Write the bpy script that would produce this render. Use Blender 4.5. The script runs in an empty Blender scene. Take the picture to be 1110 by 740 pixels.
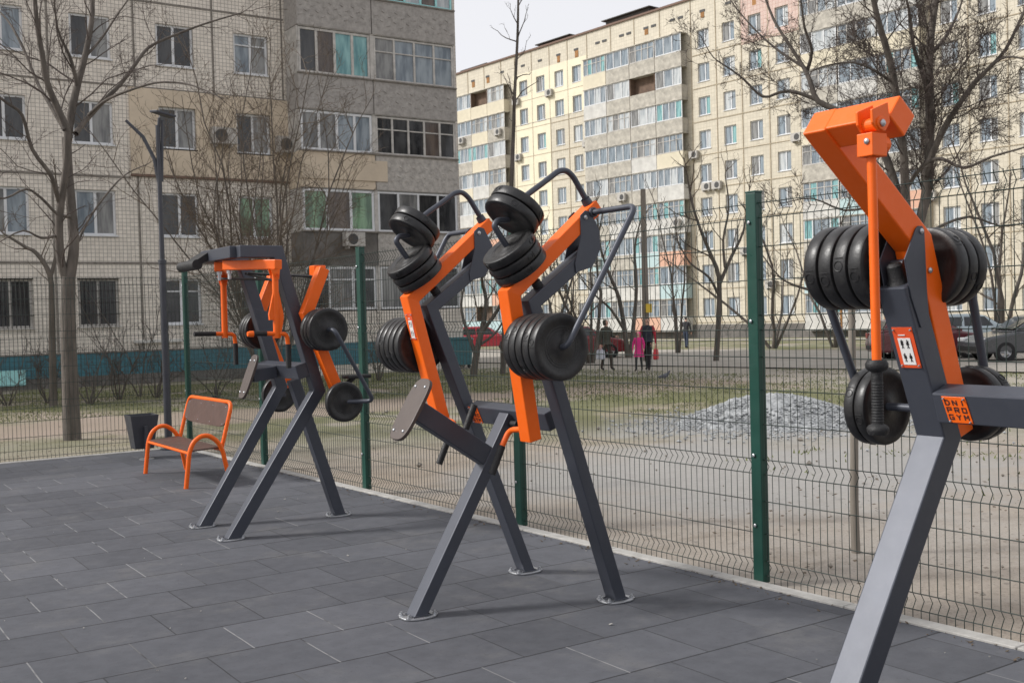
import bpy, bmesh, math, random
from mathutils import Vector, Matrix, noise
R = math.radians
S = bpy.context.scene
COL = S.collection
rnd = random.Random(7)
V = Vector

# ------------------------------------------------------------------ materials
def mat(name, base, rough=0.6, metal=0.0, var=0.15, scale=8.0, bump=0.0, bscale=None, spec=0.5, coat=0.0, stretch=None, wear=1.0):
    m = bpy.data.materials.new(name); m.use_nodes = True
    nt = m.node_tree; b = nt.nodes['Principled BSDF']
    b.inputs['Roughness'].default_value = rough
    b.inputs['Metallic'].default_value = metal
    b.inputs['Specular IOR Level'].default_value = spec
    b.inputs['Coat Weight'].default_value = coat
    tc = nt.nodes.new('ShaderNodeTexCoord')
    src = tc.outputs['Object']
    if stretch:
        mp = nt.nodes.new('ShaderNodeMapping'); mp.inputs['Scale'].default_value = stretch
        nt.links.new(src, mp.inputs['Vector']); src = mp.outputs['Vector']
    n = nt.nodes.new('ShaderNodeTexNoise'); n.inputs['Scale'].default_value = scale
    n.inputs['Detail'].default_value = 6; n.inputs['Roughness'].default_value = 0.65
    nt.links.new(src, n.inputs['Vector'])
    r = nt.nodes.new('ShaderNodeValToRGB')
    r.color_ramp.elements[0].position = 0.3; r.color_ramp.elements[1].position = 0.7
    r.color_ramp.elements[0].color = (*[c*(1-var) for c in base], 1)
    r.color_ramp.elements[1].color = (*[min(1, c*(1+var)) for c in base], 1)
    nt.links.new(n.outputs['Fac'], r.inputs['Fac'])
    nt.links.new(r.outputs['Color'], b.inputs['Base Color'])
    rn = nt.nodes.new('ShaderNodeTexNoise'); rn.inputs['Scale'].default_value = scale*2.3; rn.inputs['Detail'].default_value = 7; rn.inputs['Roughness'].default_value = 0.7
    nt.links.new(src, rn.inputs['Vector'])
    mr = nt.nodes.new('ShaderNodeMapRange'); mr.inputs[1].default_value = .3; mr.inputs[2].default_value = .7
    mr.inputs[3].default_value = max(.03, rough-.09*wear); mr.inputs[4].default_value = min(1, rough+.12*wear)
    nt.links.new(rn.outputs['Fac'], mr.inputs[0]); nt.links.new(mr.outputs[0], b.inputs['Roughness'])
    if bump > 0:
        n2 = nt.nodes.new('ShaderNodeTexNoise'); n2.inputs['Scale'].default_value = bscale or scale*6
        n2.inputs['Detail'].default_value = 5
        nt.links.new(src, n2.inputs['Vector'])
        bp = nt.nodes.new('ShaderNodeBump'); bp.inputs['Strength'].default_value = bump; bp.inputs['Distance'].default_value = 0.02
        nt.links.new(n2.outputs['Fac'], bp.inputs['Height']); nt.links.new(bp.outputs['Normal'], b.inputs['Normal'])
    return m

def mth(nt, op, a, b=None, c=None):
    n = nt.nodes.new('ShaderNodeMath'); n.operation = op
    for i, x in enumerate((a, b, c)):
        if x is None: continue
        if isinstance(x, (int, float)): n.inputs[i].default_value = x
        else: nt.links.new(x, n.inputs[i])
    return n.outputs[0]
def mixc(nt, f, a, b):
    n = nt.nodes.new('ShaderNodeMix'); n.data_type = 'RGBA'
    for s, x in ((0, f), (6, a), (7, b)):
        if isinstance(x, (int, float)): n.inputs[s].default_value = x
        elif isinstance(x, tuple): n.inputs[s].default_value = (*x, 1)
        else: nt.links.new(x, n.inputs[s])
    return n.outputs[2]
def nz(nt, vec, scale, detail=5, rough=0.6):
    n = nt.nodes.new('ShaderNodeTexNoise'); n.inputs['Scale'].default_value = scale
    n.inputs['Detail'].default_value = detail; n.inputs['Roughness'].default_value = rough
    nt.links.new(vec, n.inputs['Vector']); return n.outputs['Fac']
def ss(nt, x, lo, hi):
    n = nt.nodes.new('ShaderNodeMapRange'); n.interpolation_type = 'SMOOTHSTEP'
    nt.links.new(x, n.inputs[0]); n.inputs[1].default_value = lo; n.inputs[2].default_value = hi
    return n.outputs[0]
def newmat(name):
    m = bpy.data.materials.new(name); m.use_nodes = True
    nt = m.node_tree; b = nt.nodes['Principled BSDF']
    tc = nt.nodes.new('ShaderNodeTexCoord')
    return m, nt, b, tc.outputs['Object']
def bumpit(nt, b, h, strength, dist=0.02):
    bp = nt.nodes.new('ShaderNodeBump'); bp.inputs['Strength'].default_value = strength; bp.inputs['Distance'].default_value = dist
    nt.links.new(h, bp.inputs['Height']); nt.links.new(bp.outputs['Normal'], b.inputs['Normal'])

def tile_wall(name, base, cell, mortar, gap=0.007, var=0.18, axis='XZ', stain=0.25, painted=None):
    """ceramic-tiled facade panel: square grid with weathering"""
    m, nt, b, o = newmat(name)
    sx = nt.nodes.new('ShaderNodeSeparateXYZ'); nt.links.new(o, sx.inputs[0])
    h = sx.outputs['X'] if axis == 'XZ' else sx.outputs['Y']
    x = mth(nt, 'DIVIDE', h, cell); z = mth(nt, 'DIVIDE', sx.outputs['Z'], cell)
    fx = mth(nt, 'FRACT', x); fz = mth(nt, 'FRACT', z)
    g = gap/cell
    seam = mth(nt, 'MAXIMUM', mth(nt, 'LESS_THAN', fx, g), mth(nt, 'LESS_THAN', fz, g))
    cv = nt.nodes.new('ShaderNodeCombineXYZ'); nt.links.new(mth(nt, 'FLOOR', x), cv.inputs[0]); nt.links.new(mth(nt, 'FLOOR', z), cv.inputs[1])
    wn = nt.nodes.new('ShaderNodeTexWhiteNoise'); nt.links.new(cv.outputs[0], wn.inputs['Vector'])
    big = nz(nt, o, 0.35, 6)
    k = mth(nt, 'ADD', mth(nt, 'MULTIPLY', wn.outputs['Value'], 0.45), mth(nt, 'MULTIPLY', big, 0.55))
    c = mixc(nt, k, tuple(v*(1-var) for v in base), tuple(v*(1+var) for v in base))
    mp = nt.nodes.new('ShaderNodeMapping'); mp.inputs['Scale'].default_value = (1.6, 1.6, 0.12); nt.links.new(o, mp.inputs[0])
    st = ss(nt, nz(nt, mp.outputs[0], 1.0, 6), 0.52, 0.8)
    c = mixc(nt, mth(nt, 'MULTIPLY', st, stain), c, tuple(v*0.45 for v in base))
    c = mixc(nt, mth(nt, 'MULTIPLY', seam, 0.8), c, mortar)
    nt.links.new(c, b.inputs['Base Color']); b.inputs['Roughness'].default_value = 0.6
    bumpit(nt, b, mth(nt, 'SUBTRACT', 1.0, seam), 0.4, 0.01)
    return m

def glass(name, c1, c2, scale=1.3, rough=0.06):
    m, nt, b, o = newmat(name)
    mp = nt.nodes.new('ShaderNodeMapping'); mp.inputs['Scale'].default_value = (3.0, 3.0, 0.6); nt.links.new(o, mp.inputs[0])
    f = ss(nt, nz(nt, mp.outputs[0], scale, 3), 0.35, 0.65)
    nt.links.new(mixc(nt, f, c1, c2), b.inputs['Base Color'])
    b.inputs['Roughness'].default_value = rough; b.inputs['Specular IOR Level'].default_value = 0.6
    bumpit(nt, b, nz(nt, o, 1.2, 2), 0.08, 0.02)
    return m

M = {}
M['orange'] = mat('orange_powder_coat', (0.83, 0.125, 0.004), 0.42, var=0.05, scale=3, bump=0.02, bscale=160, spec=0.35, wear=0.4)
M['dark'] = mat('charcoal_powder_coat', (0.056, 0.062, 0.080), 0.45, metal=0.30, var=0.08, scale=5, bump=0.02, bscale=200, spec=0.6, wear=0.12)
M['rubber'] = mat('black_moulded_rubber', (0.012, 0.012, 0.013), 0.40, var=0.35, scale=10, bump=0.05, bscale=90, spec=0.45)
def dusty(m, amount, col):
    nt = m.node_tree; b = nt.nodes['Principled BSDF']; tc = [n for n in nt.nodes if n.type == 'TEX_COORD'][0]
    old = b.inputs['Base Color'].links[0].from_socket
    g = nt.nodes.new('ShaderNodeNewGeometry'); sp = nt.nodes.new('ShaderNodeSeparateXYZ'); nt.links.new(g.outputs['Normal'], sp.inputs[0])
    f = mth(nt, 'MULTIPLY', ss(nt, nz(nt, tc.outputs['Object'], 24, 6, .75), .42, .75), amount)
    f = mth(nt, 'ADD', f, mth(nt, 'MULTIPLY', mth(nt, 'GREATER_THAN', nz(nt, tc.outputs['Object'], 150, 3), .72), amount*.8))
    f = mth(nt, 'ADD', f, mth(nt, 'MULTIPLY', ss(nt, sp.outputs['Z'], .3, 1.0), amount*.6))
    nt.links.new(mixc(nt, f, old, col), b.inputs['Base Color'])
dusty(M['rubber'], .085, (.20, .19, .18)); dusty(M['dark'], .025, (.30, .29, .28)); dusty(M['orange'], .035, (.55, .40, .30))
M['grip'] = mat('black_grip_rubber', (0.010, 0.010, 0.011), 0.6, var=0.3, scale=20, bump=0.2, bscale=120)
M['zinc'] = mat('zinc_plated_steel', (0.48, 0.49, 0.51), 0.38, metal=0.85, var=0.12, scale=20)
M['pad'] = mat('brown_laminate_board', (0.070, 0.052, 0.045), 0.5, var=0.12, scale=6, bump=0.03)
M['seat'] = mat('brown_plywood_board', (0.085, 0.046, 0.036), 0.45, var=0.15, scale=6, bump=0.03)
M['stick_red'] = mat('red_orange_label_print', (0.70, 0.085, 0.020), 0.35, var=0.05)
M['white'] = mat('white_label_print', (0.75, 0.74, 0.72), 0.45, var=0.05)
M['ink'] = mat('black_ink', (0.015, 0.012, 0.012), 0.5, var=0.1)
M['maroon_ink'] = mat('dark_cutout', (0.045, 0.012, 0.010), 0.6, var=0.1)
M['green'] = mat('green_fence_paint', (0.006, 0.050, 0.036), 0.35, var=0.15, scale=4, bump=0.02, bscale=80)
M['wire'] = mat('dark_green_wire_coating', (0.010, 0.022, 0.017), 0.45, var=0.1)
M['kerbc'] = mat('kerb_concrete', (0.36, 0.35, 0.33), 0.85, var=0.2, scale=9, bump=0.3, bscale=60)
M['lamp'] = mat('grey_lamp_paint', (0.040, 0.042, 0.052), 0.45, var=0.15)
M['bark'] = mat('grey_brown_bark', (0.105, 0.090, 0.077), 0.9, var=0.45, scale=7, bump=0.8, bscale=22, stretch=(1, 1, 0.25))
M['bark2'] = mat('pale_grey_bark', (0.105, 0.090, 0.075), 0.9, var=0.35, scale=6, bump=0.6, bscale=24, stretch=(1, 1, 0.25))
M['twig'] = mat('dark_twig_bark', (0.075, 0.058, 0.050), 0.9, var=0.3, scale=5)
M['twig2'] = mat('tan_twig_bark', (0.110, 0.085, 0.062), 0.9, var=0.3, scale=5)
M['tilewall'] = tile_wall('beige_ceramic_tile_facade', (0.68, 0.625, 0.55), 0.125, (0.20, 0.18, 0.155), 0.015, var=0.2, stain=0.35)
M['bluetile'] = tile_wall('teal_tiled_plinth', (0.040, 0.150, 0.190), 0.15, (0.012, 0.05, 0.065), 0.014)
M['render'] = mat('cream_render', (0.56, 0.47, 0.36), 0.85, var=0.12, scale=1.3, bump=0.1, bscale=30)
M['conc'] = mat('weathered_concrete', (0.325, 0.305, 0.285), 0.92, var=0.25, scale=7, bump=0.22, bscale=24)
M['conc2'] = mat('grey_pebbledash', (0.40, 0.375, 0.345), 0.95, var=0.3, scale=6, bump=0.9, bscale=14)
M['seam'] = mat('dark_panel_seam', (0.19, 0.172, 0.15), 0.9, var=0.3)
M['farseam'] = mat('ochre_panel_seam', (0.38, 0.32, 0.23), 0.9, var=0.3)
M['plinth'] = mat('grey_plinth_render', (0.135, 0.125, 0.115), 0.9, var=0.4, scale=1.5, bump=0.5, bscale=12)
M['pvc'] = mat('white_window_frame', (0.62, 0.63, 0.64), 0.45, var=0.08, scale=3)
M['wood'] = mat('old_painted_wood_frame', (0.46, 0.44, 0.41), 0.7, var=0.3, scale=4)
M['cyanframe'] = mat('turquoise_frame', (0.32, 0.62, 0.62), 0.5, var=0.1)
M['g_dark'] = glass('window_glass_dark', (0.012, 0.013, 0.015), (0.045, 0.045, 0.045))
M['g_grey'] = glass('window_glass_net_curtain', (0.10, 0.10, 0.10), (0.24, 0.24, 0.23))
M['g_blue'] = glass('window_glass_blue_curtain', (0.12, 0.15, 0.18), (0.26, 0.30, 0.33))
M['g_green'] = glass('window_glass_green_curtain', (0.07, 0.13, 0.08), (0.20, 0.33, 0.20))
M['g_teal'] = glass('window_glass_teal_film', (0.08, 0.22, 0.24), (0.22, 0.42, 0.42))
M['g_pale'] = glass('window_glass_pale_curtain', (0.30, 0.33, 0.35), (0.5, 0.52, 0.52))
M['g_sky'] = glass('window_glass_painted_sky_reflection', (0.10, 0.13, 0.16), (0.24, 0.29, 0.33))  # pale blue sky reflection painted into the glass colour
M['g_brown'] = glass('window_glass_brown', (0.05, 0.035, 0.028), (0.12, 0.09, 0.07))
M['grille'] = mat('rusty_window_grille', (0.035, 0.028, 0.026), 0.8, var=0.3)
M['ac'] = mat('air_conditioner_casing', (0.42, 0.40, 0.37), 0.6, var=0.15)
M['fan'] = mat('dark_fan_grille', (0.05, 0.05, 0.05), 0.6, var=0.1)
M['farwall'] = tile_wall('yellow_tiled_facade', (0.555, 0.505, 0.405), 0.30, (0.42, 0.38, 0.29), 0.03, var=0.15, axis='YZ', stain=0.3)
M['farwhite'] = mat('cream_painted_panel', (0.72, 0.66, 0.50), 0.8, var=0.08, scale=1)
M['farpink'] = tile_wall('pink_tiled_facade', (0.53, 0.40, 0.345), 0.30, (0.4, 0.22, 0.17), 0.03, axis='YZ')
M['farbrown'] = mat('brown_roof_coping', (0.16, 0.10, 0.075), 0.8, var=0.2)
M['rust'] = mat('rust_streak', (0.30, 0.15, 0.055), 0.9, var=0.4, scale=2)
M['p_cream'] = mat('parapet_cream', (0.60, 0.545, 0.42), 0.85, var=0.12, scale=1.2)
M['p_grey'] = mat('parapet_pebble_grey', (0.40, 0.375, 0.325), 0.95, var=0.35, scale=2.2, bump=0.6, bscale=9)
M['p_white'] = mat('parapet_white', (0.52, 0.51, 0.48), 0.85, var=0.2, scale=1.5)
M['p_pink'] = mat('parapet_pink', (0.60, 0.36, 0.26), 0.85, var=0.12)
M['p_teal'] = mat('parapet_pale_blue', (0.42, 0.54, 0.55), 0.85, var=0.12)
M['p_wood'] = mat('open_balcony_brown', (0.13, 0.085, 0.06), 0.85, var=0.4, scale=2)
M['tyre'] = mat('tyre_rubber', (0.014, 0.014, 0.015), 0.8, var=0.2)
M['rim'] = mat('alloy_rim', (0.40, 0.41, 0.43), 0.35, metal=0.7, var=0.1)
M['carglass'] = glass('car_glass', (0.015, 0.018, 0.02), (0.035, 0.04, 0.045), rough=0.03)
M['headlight'] = mat('headlight_lens', (0.75, 0.76, 0.78), 0.12, var=0.05)
M['taillight'] = mat('red_tail_lamp', (0.45, 0.02, 0.02), 0.2, var=0.1)
M['plastic'] = mat('black_car_plastic', (0.02, 0.02, 0.021), 0.6, var=0.1)
M['skin'] = mat('skin', (0.55, 0.33, 0.25), 0.55, var=0.06)
M['hair'] = mat('brown_hair', (0.06, 0.036, 0.024), 0.6, var=0.2)
M['gravel'] = mat('pale_crushed_stone', (0.285, 0.295, 0.30), 0.95, var=0.5, scale=14, bump=1.0, bscale=26)
M['stone'] = mat('broken_stone', (0.20, 0.18, 0.155), 0.95, var=0.35, scale=5, bump=0.6)
M['leaf'] = mat('dry_leaf_litter', (0.105, 0.080, 0.058), 0.95, var=0.4, scale=5)
M['grass'] = mat('early_spring_grass', (0.125, 0.142, 0.052), 0.9, var=0.4, scale=0.8)
M['fleck'] = mat('pale_paper_flecks', (0.30, 0.29, 0.27), 0.9, var=0.1)
M['polewood'] = mat('weathered_pole', (0.21, 0.185, 0.155), 0.9, var=0.3, scale=3, stretch=(1, 1, 0.2))
M['yellow'] = mat('yellow_sign', (0.70, 0.48, 0.05), 0.6, var=0.08)
M['roofshed'] = mat('dark_roof_hatch', (0.06, 0.055, 0.05), 0.8, var=0.2)

# ------------------------------------------------------------------ mesh builder
ORG = {}
class MB:
    def __init__(s): s.v = []; s.f = []; s.mi = []; s.cur = 0
    def add(s, vs, fs):
        o = len(s.v); s.v += [tuple(p) for p in vs]
        for f in fs: s.f.append([i+o for i in f]); s.mi.append(s.cur)
        return s
    def box(s, c, d, rz=0.0, M_=None):
        x, y, z = d[0]/2, d[1]/2, d[2]/2
        vs = [V((a*x, b*y, e*z)) for e in (-1, 1) for b in (-1, 1) for a in (-1, 1)]
        m = M_ if M_ is not None else Matrix.Rotation(rz, 3, 'Z')
        return s.add([m @ p + V(c) for p in vs], [(0,2,3,1),(4,5,7,6),(0,1,5,4),(2,6,7,3),(0,4,6,2),(1,3,7,5)])
    def bb(s, x0, x1, y0, y1, z0, z1): return s.box(((x0+x1)/2, (y0+y1)/2, (z0+z1)/2), (x1-x0, y1-y0, z1-z0))
    def quad(s, a, b, c, d): return s.add([a, b, c, d], [(0, 1, 2, 3)])
    def beam(s, p0, p1, w, h, up=(0, 0, 1)):
        p0, p1 = V(p0), V(p1); d = (p1-p0); L = d.length; d.normalize()
        y = V(up).cross(d)
        if y.length < 1e-4: y = V((0, 1, 0))
        y.normalize(); z = d.cross(y)
        m = Matrix((d, y, z)).transposed()
        return s.box((p0+p1)/2, (L, w, h), M_=m)
    def tube(s, path, r, n=8, caps=True):
        P = [V(p) for p in path]; k = len(P)
        rr = r if isinstance(r, (list, tuple)) else [r]*k
        T = [(P[min(i+1, k-1)]-P[max(i-1, 0)]).normalized() for i in range(k)]
        a = V((0, 0, 1)) if abs(T[0].z) < 0.9 else V((1, 0, 0))
        X = T[0].cross(a).normalized(); vs = []; fs = []
        for i in range(k):
            X = (X - T[i]*X.dot(T[i]))
            X = X.normalized() if X.length > 1e-6 else T[i].orthogonal().normalized()
            Y = T[i].cross(X)
            for j in range(n):
                t = 2*math.pi*j/n
                vs.append(P[i]+(X*math.cos(t)+Y*math.sin(t))*rr[i])
        for i in range(k-1):
            for j in range(n):
                fs.append((i*n+j, i*n+(j+1) % n, (i+1)*n+(j+1) % n, (i+1)*n+j))
        if caps: fs.append(tuple(range(n))[::-1]); fs.append(tuple((k-1)*n+j for j in range(n)))
        return s.add(vs, fs)
    def lathe(s, c, axis, prof, n=40):
        """prof: list of (t along axis, radius)"""
        ax = V(axis).normalized(); X = ax.orthogonal().normalized(); Y = ax.cross(X); c = V(c); vs = []; fs = []
        for t, r in prof:
            for j in range(n):
                a = 2*math.pi*j/n; vs.append(c+ax*t+(X*math.cos(a)+Y*math.sin(a))*max(r, 1e-4))
        for i in range(len(prof)-1):
            for j in range(n): fs.append((i*n+j, i*n+(j+1) % n, (i+1)*n+(j+1) % n, (i+1)*n+j))
        return s.add(vs, fs)
    def prism(s, poly, d):
        """polygon (3d points) extruded along vector d"""
        n = len(poly); d = V(d); vs = [V(p) for p in poly]+[V(p)+d for p in poly]
        fs = [tuple(range(n))[::-1], tuple(range(n, 2*n))]+[(i, (i+1) % n, n+(i+1) % n, n+i) for i in range(n)]
        return s.add(vs, fs)
    def path2(s, pts, t, y0, y1, cap0=None, cap1=None):
        """mitred rectangular tube following (x,z) points, thickness t, spanning y0..y1"""
        k = len(pts); P = [V((p[0], p[1])) for p in pts]; A = []; B = []
        for i in range(k):
            d0 = (P[i]-P[i-1]).normalized() if i else None
            d1 = (P[i+1]-P[i]).normalized() if i < k-1 else None
            if d0 is None: d0 = d1
            if d1 is None: d1 = d0
            n0 = V((-d0.y, d0.x)); n1 = V((-d1.y, d1.x)); m = (n0+n1).normalized()
            q = t/2/max(0.3, m.dot(n0))
            A.append(P[i]+m*q); B.append(P[i]-m*q)
        if cap0 is not None:
            for L in (A, B):
                d = (L[1]-L[0]); L[0] = L[0]+d*((cap0-L[0].y)/d.y)
        for i in range(k-1):
            quad = [A[i], A[i+1], B[i+1], B[i]]
            vs = [(p.x, y0, p.y) for p in quad]+[(p.x, y1, p.y) for p in quad]
            o = [(3, 2, 1, 0), (4, 5, 6, 7), (0, 1, 5, 4), (2, 3, 7, 6)]
            if i == 0: o.append((3, 0, 4, 7))
            if i == k-2: o.append((1, 2, 6, 5))
            s.add(vs, o)
        return s
    def shear(s, f):
        s.v = [tuple(f(V(p))) for p in s.v]; return s
    def tilt_bar(s, front_top, n, w, h, y0, y1):
        """square tube along y whose front face has outward normal n (x,z); front_top is its upper front edge"""
        n = V((n[0], n[1])).normalized(); t = V((-n[1], n[0])) if n[0] > 0 else V((n[1], -n[0])); p = V(front_top)
        q = [p, p-n*w, p-n*w-t*h, p-t*h]
        return s.prism([(a.x, y0, a.y) for a in q], (0, y1-y0, 0))
    def build(s, name, mats, parent=None, smooth=None, bev=0.0, seg=2, weld=False):
        me = bpy.data.meshes.new(name)
        o_ = V(ORG.get(parent.name, (0, 0, 0))) if parent is not None else V((0, 0, 0))
        me.from_pydata([tuple(V(p)-o_) for p in s.v], [], s.f)
        if not isinstance(mats, (list, tuple)): mats = [mats]
        for m in mats: me.materials.append(m)
        if len(mats) > 1: me.polygons.foreach_set('material_index', s.mi)
        if weld:
            bm = bmesh.new(); bm.from_mesh(me); bmesh.ops.remove_doubles(bm, verts=bm.verts, dist=1e-4)
            bmesh.ops.recalc_face_normals(bm, faces=bm.faces); bm.to_mesh(me); bm.free()
        me.update()
        if smooth: me.polygons.foreach_set('use_smooth', [True]*len(me.polygons)); me.set_sharp_from_angle(angle=R(smooth))
        o = bpy.data.objects.new(name, me); COL.objects.link(o)
        if parent is not None: o.parent = parent; ORG[o.name] = tuple(o_)
        if bev:
            b = o.modifiers.new('bevel', 'BEVEL'); b.width = bev; b.segments = seg; b.limit_method = 'ANGLE'; b.angle_limit = R(40)
        return o
def tag(o, label, cat, group=None, kind=None):
    o['label'] = label
    if cat: o['category'] = cat
    if group: o['group'] = group
    if kind: o['kind'] = kind
    return o
def empty(name, loc, rz=0.0, absolute=False):
    o = bpy.data.objects.new(name, None); COL.objects.link(o); o.location = loc; o.rotation_euler = (0, 0, rz)
    o.empty_display_size = 0.2
    if absolute: ORG[o.name] = tuple(loc)
    return o
def fillet(pts, r, n=6):
    P = [V(p) for p in pts]; out = [P[0]]
    for i in range(1, len(P)-1):
        a, b, c = P[i-1], P[i], P[i+1]
        q = min(r, (a-b).length*0.45, (c-b).length*0.45)
        p0 = b+(a-b).normalized()*q; p1 = b+(c-b).normalized()*q
        for k in range(n+1):
            t = k/n; out.append(p0*(1-t)**2+b*2*t*(1-t)+p1*t*t)
    out.append(P[-1]); return out

# ------------------------------------------------------------------ camera frame (world: X across the court to the fence, Y along the fence)
CAM = V((0, 0, 1.67))
RI = V((0.82908, -0.55848, -0.02689)); UP = V((0.0352, 0.00415, 0.99937)); FW = V((0.55802, 0.82951, -0.0231))
FPX = 1183.672
def ray(px, py): return RI*(px-555)-UP*(py-370)+FW*FPX
def depth(x, y): return x*0.5582+y*0.8298
def gz(x, y):
    d = depth(x, y); return -0.007*max(0.0, min(d, 130)-6.0)
def at(px, py, Y):
    """point seen at a pixel of the photograph at a given distance: used only to survey where things stand"""
    r = ray(px, py); h = V((0.5582, 0.8298, 0)); return CAM+r*(Y/r.dot(h))

cam = bpy.data.cameras.new('camera'); co = bpy.data.objects.new('camera', cam); COL.objects.link(co)
m3 = Matrix((RI, UP, -FW)).transposed(); co.matrix_world = Matrix.Translation(CAM) @ m3.to_4x4()
cam.sensor_width = 36; cam.lens = FPX/1110*36; cam.clip_end = 2000; cam.clip_start = 0.05
cam.dof.use_dof = True; cam.dof.focus_distance = 6.6; cam.dof.aperture_fstop = 8.0
S.camera = co

# ------------------------------------------------------------------ ground materials
def rubber_court():
    m, nt, b, o = newmat('rubber_paving_tiles')
    sx = nt.nodes.new('ShaderNodeSeparateXYZ'); nt.links.new(o, sx.inputs[0])
    wob = mth(nt, 'MULTIPLY', mth(nt, 'SUBTRACT', nz(nt, o, 4.0, 3), 0.5), 0.006)
    y = mth(nt, 'DIVIDE', mth(nt, 'ADD', mth(nt, 'SUBTRACT', sx.outputs['Y'], 6.402), wob), 0.5)
    row = mth(nt, 'FLOOR', y); fy = mth(nt, 'FRACT', y)
    x = mth(nt, 'ADD', mth(nt, 'DIVIDE', mth(nt, 'ADD', mth(nt, 'SUBTRACT', sx.outputs['X'], 1.233), wob), 0.5013), mth(nt, 'MULTIPLY', mth(nt, 'ADD', row, 1.0), 0.5))
    fx = mth(nt, 'FRACT', x)
    def seam(f, w): return mth(nt, 'GREATER_THAN', mth(nt, 'ABSOLUTE', mth(nt, 'SUBTRACT', f, 0.5)), 0.5-w)
    sr = seam(fy, 0.0105); sj = seam(fx, 0.0075)
    cv = nt.nodes.new('ShaderNodeCombineXYZ'); nt.links.new(mth(nt, 'FLOOR', x), cv.inputs[0]); nt.links.new(row, cv.inputs[1])
    wn = nt.nodes.new('ShaderNodeTexWhiteNoise'); nt.links.new(cv.outputs[0], wn.inputs['Vector'])
    cv2 = nt.nodes.new('ShaderNodeCombineXYZ'); nt.links.new(mth(nt, 'FLOOR', mth(nt, 'ADD', x, 0.5)), cv2.inputs[0]); nt.links.new(row, cv2.inputs[1])
    wn2 = nt.nodes.new('ShaderNodeTexWhiteNoise'); nt.links.new(cv2.outputs[0], wn2.inputs['Vector'])
    big = nz(nt, o, 0.7, 6); fine = nz(nt, o, 140, 3); mid = nz(nt, o, 9, 5)
    k = mth(nt, 'ADD', mth(nt, 'MULTIPLY', wn.outputs['Value'], 0.45), mth(nt, 'ADD', mth(nt, 'MULTIPLY', ss(nt, big, .3, .7), 0.35), mth(nt, 'MULTIPLY', ss(nt, mid, .3, .7), 0.30)))
    c = mixc(nt, k, (0.055, 0.058, 0.068), (0.110, 0.114, 0.130))
    c = mixc(nt, mth(nt, 'MULTIPLY', fine, 0.30), c, (0.03, 0.03, 0.033))
    st = ss(nt, nz(nt, o, 1.7, 7, 0.72), 0.50, 0.70)
    c = mixc(nt, mth(nt, 'MULTIPLY', st, 0.30), c, (0.16, 0.155, 0.15))
    st2 = ss(nt, nz(nt, o, 26, 4, 0.75), 0.55, 0.70)
    c = mixc(nt, mth(nt, 'MULTIPLY', st2, 0.35), c, (0.036, 0.037, 0.042))
    spk = mth(nt, 'GREATER_THAN', nz(nt, o, 55, 2), 0.76)
    c = mixc(nt, mth(nt, 'MULTIPLY', spk, 0.25), c, (0.22, 0.21, 0.2))
    # joints along the fence hold pale sand on the open side of the court and are clean near the fence
    pale = mth(nt, 'MULTIPLY', ss(nt, mth(nt, 'ADD', wn2.outputs['Value'], mth(nt, 'MULTIPLY', sx.outputs['X'], -0.16)), -0.05, 0.35), ss(nt, nz(nt, o, 3.5, 2), 0.34, 0.5))
    cj = mixc(nt, pale, (0.024, 0.024, 0.026), (0.24, 0.24, 0.24))
    c = mixc(nt, mth(nt, 'MULTIPLY', sr, 0.9), c, (0.014, 0.014, 0.016))
    c = mixc(nt, mth(nt, 'MULTIPLY', sj, 0.8), c, cj)
    nt.links.new(c, b.inputs['Base Color']); b.inputs['Roughness'].default_value = 0.78; b.inputs['Specular IOR Level'].default_value = 0.35
    hgt = mth(nt, 'SUBTRACT', mth(nt, 'ADD', mth(nt, 'MULTIPLY', fine, 0.10), mth(nt, 'MULTIPLY', wn.outputs['Value'], 0.25)), mth(nt, 'MAXIMUM', sr, mth(nt, 'MULTIPLY', sj, 0.6)))
    bumpit(nt, b, hgt, 0.6, 0.006)
    return m
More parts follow.
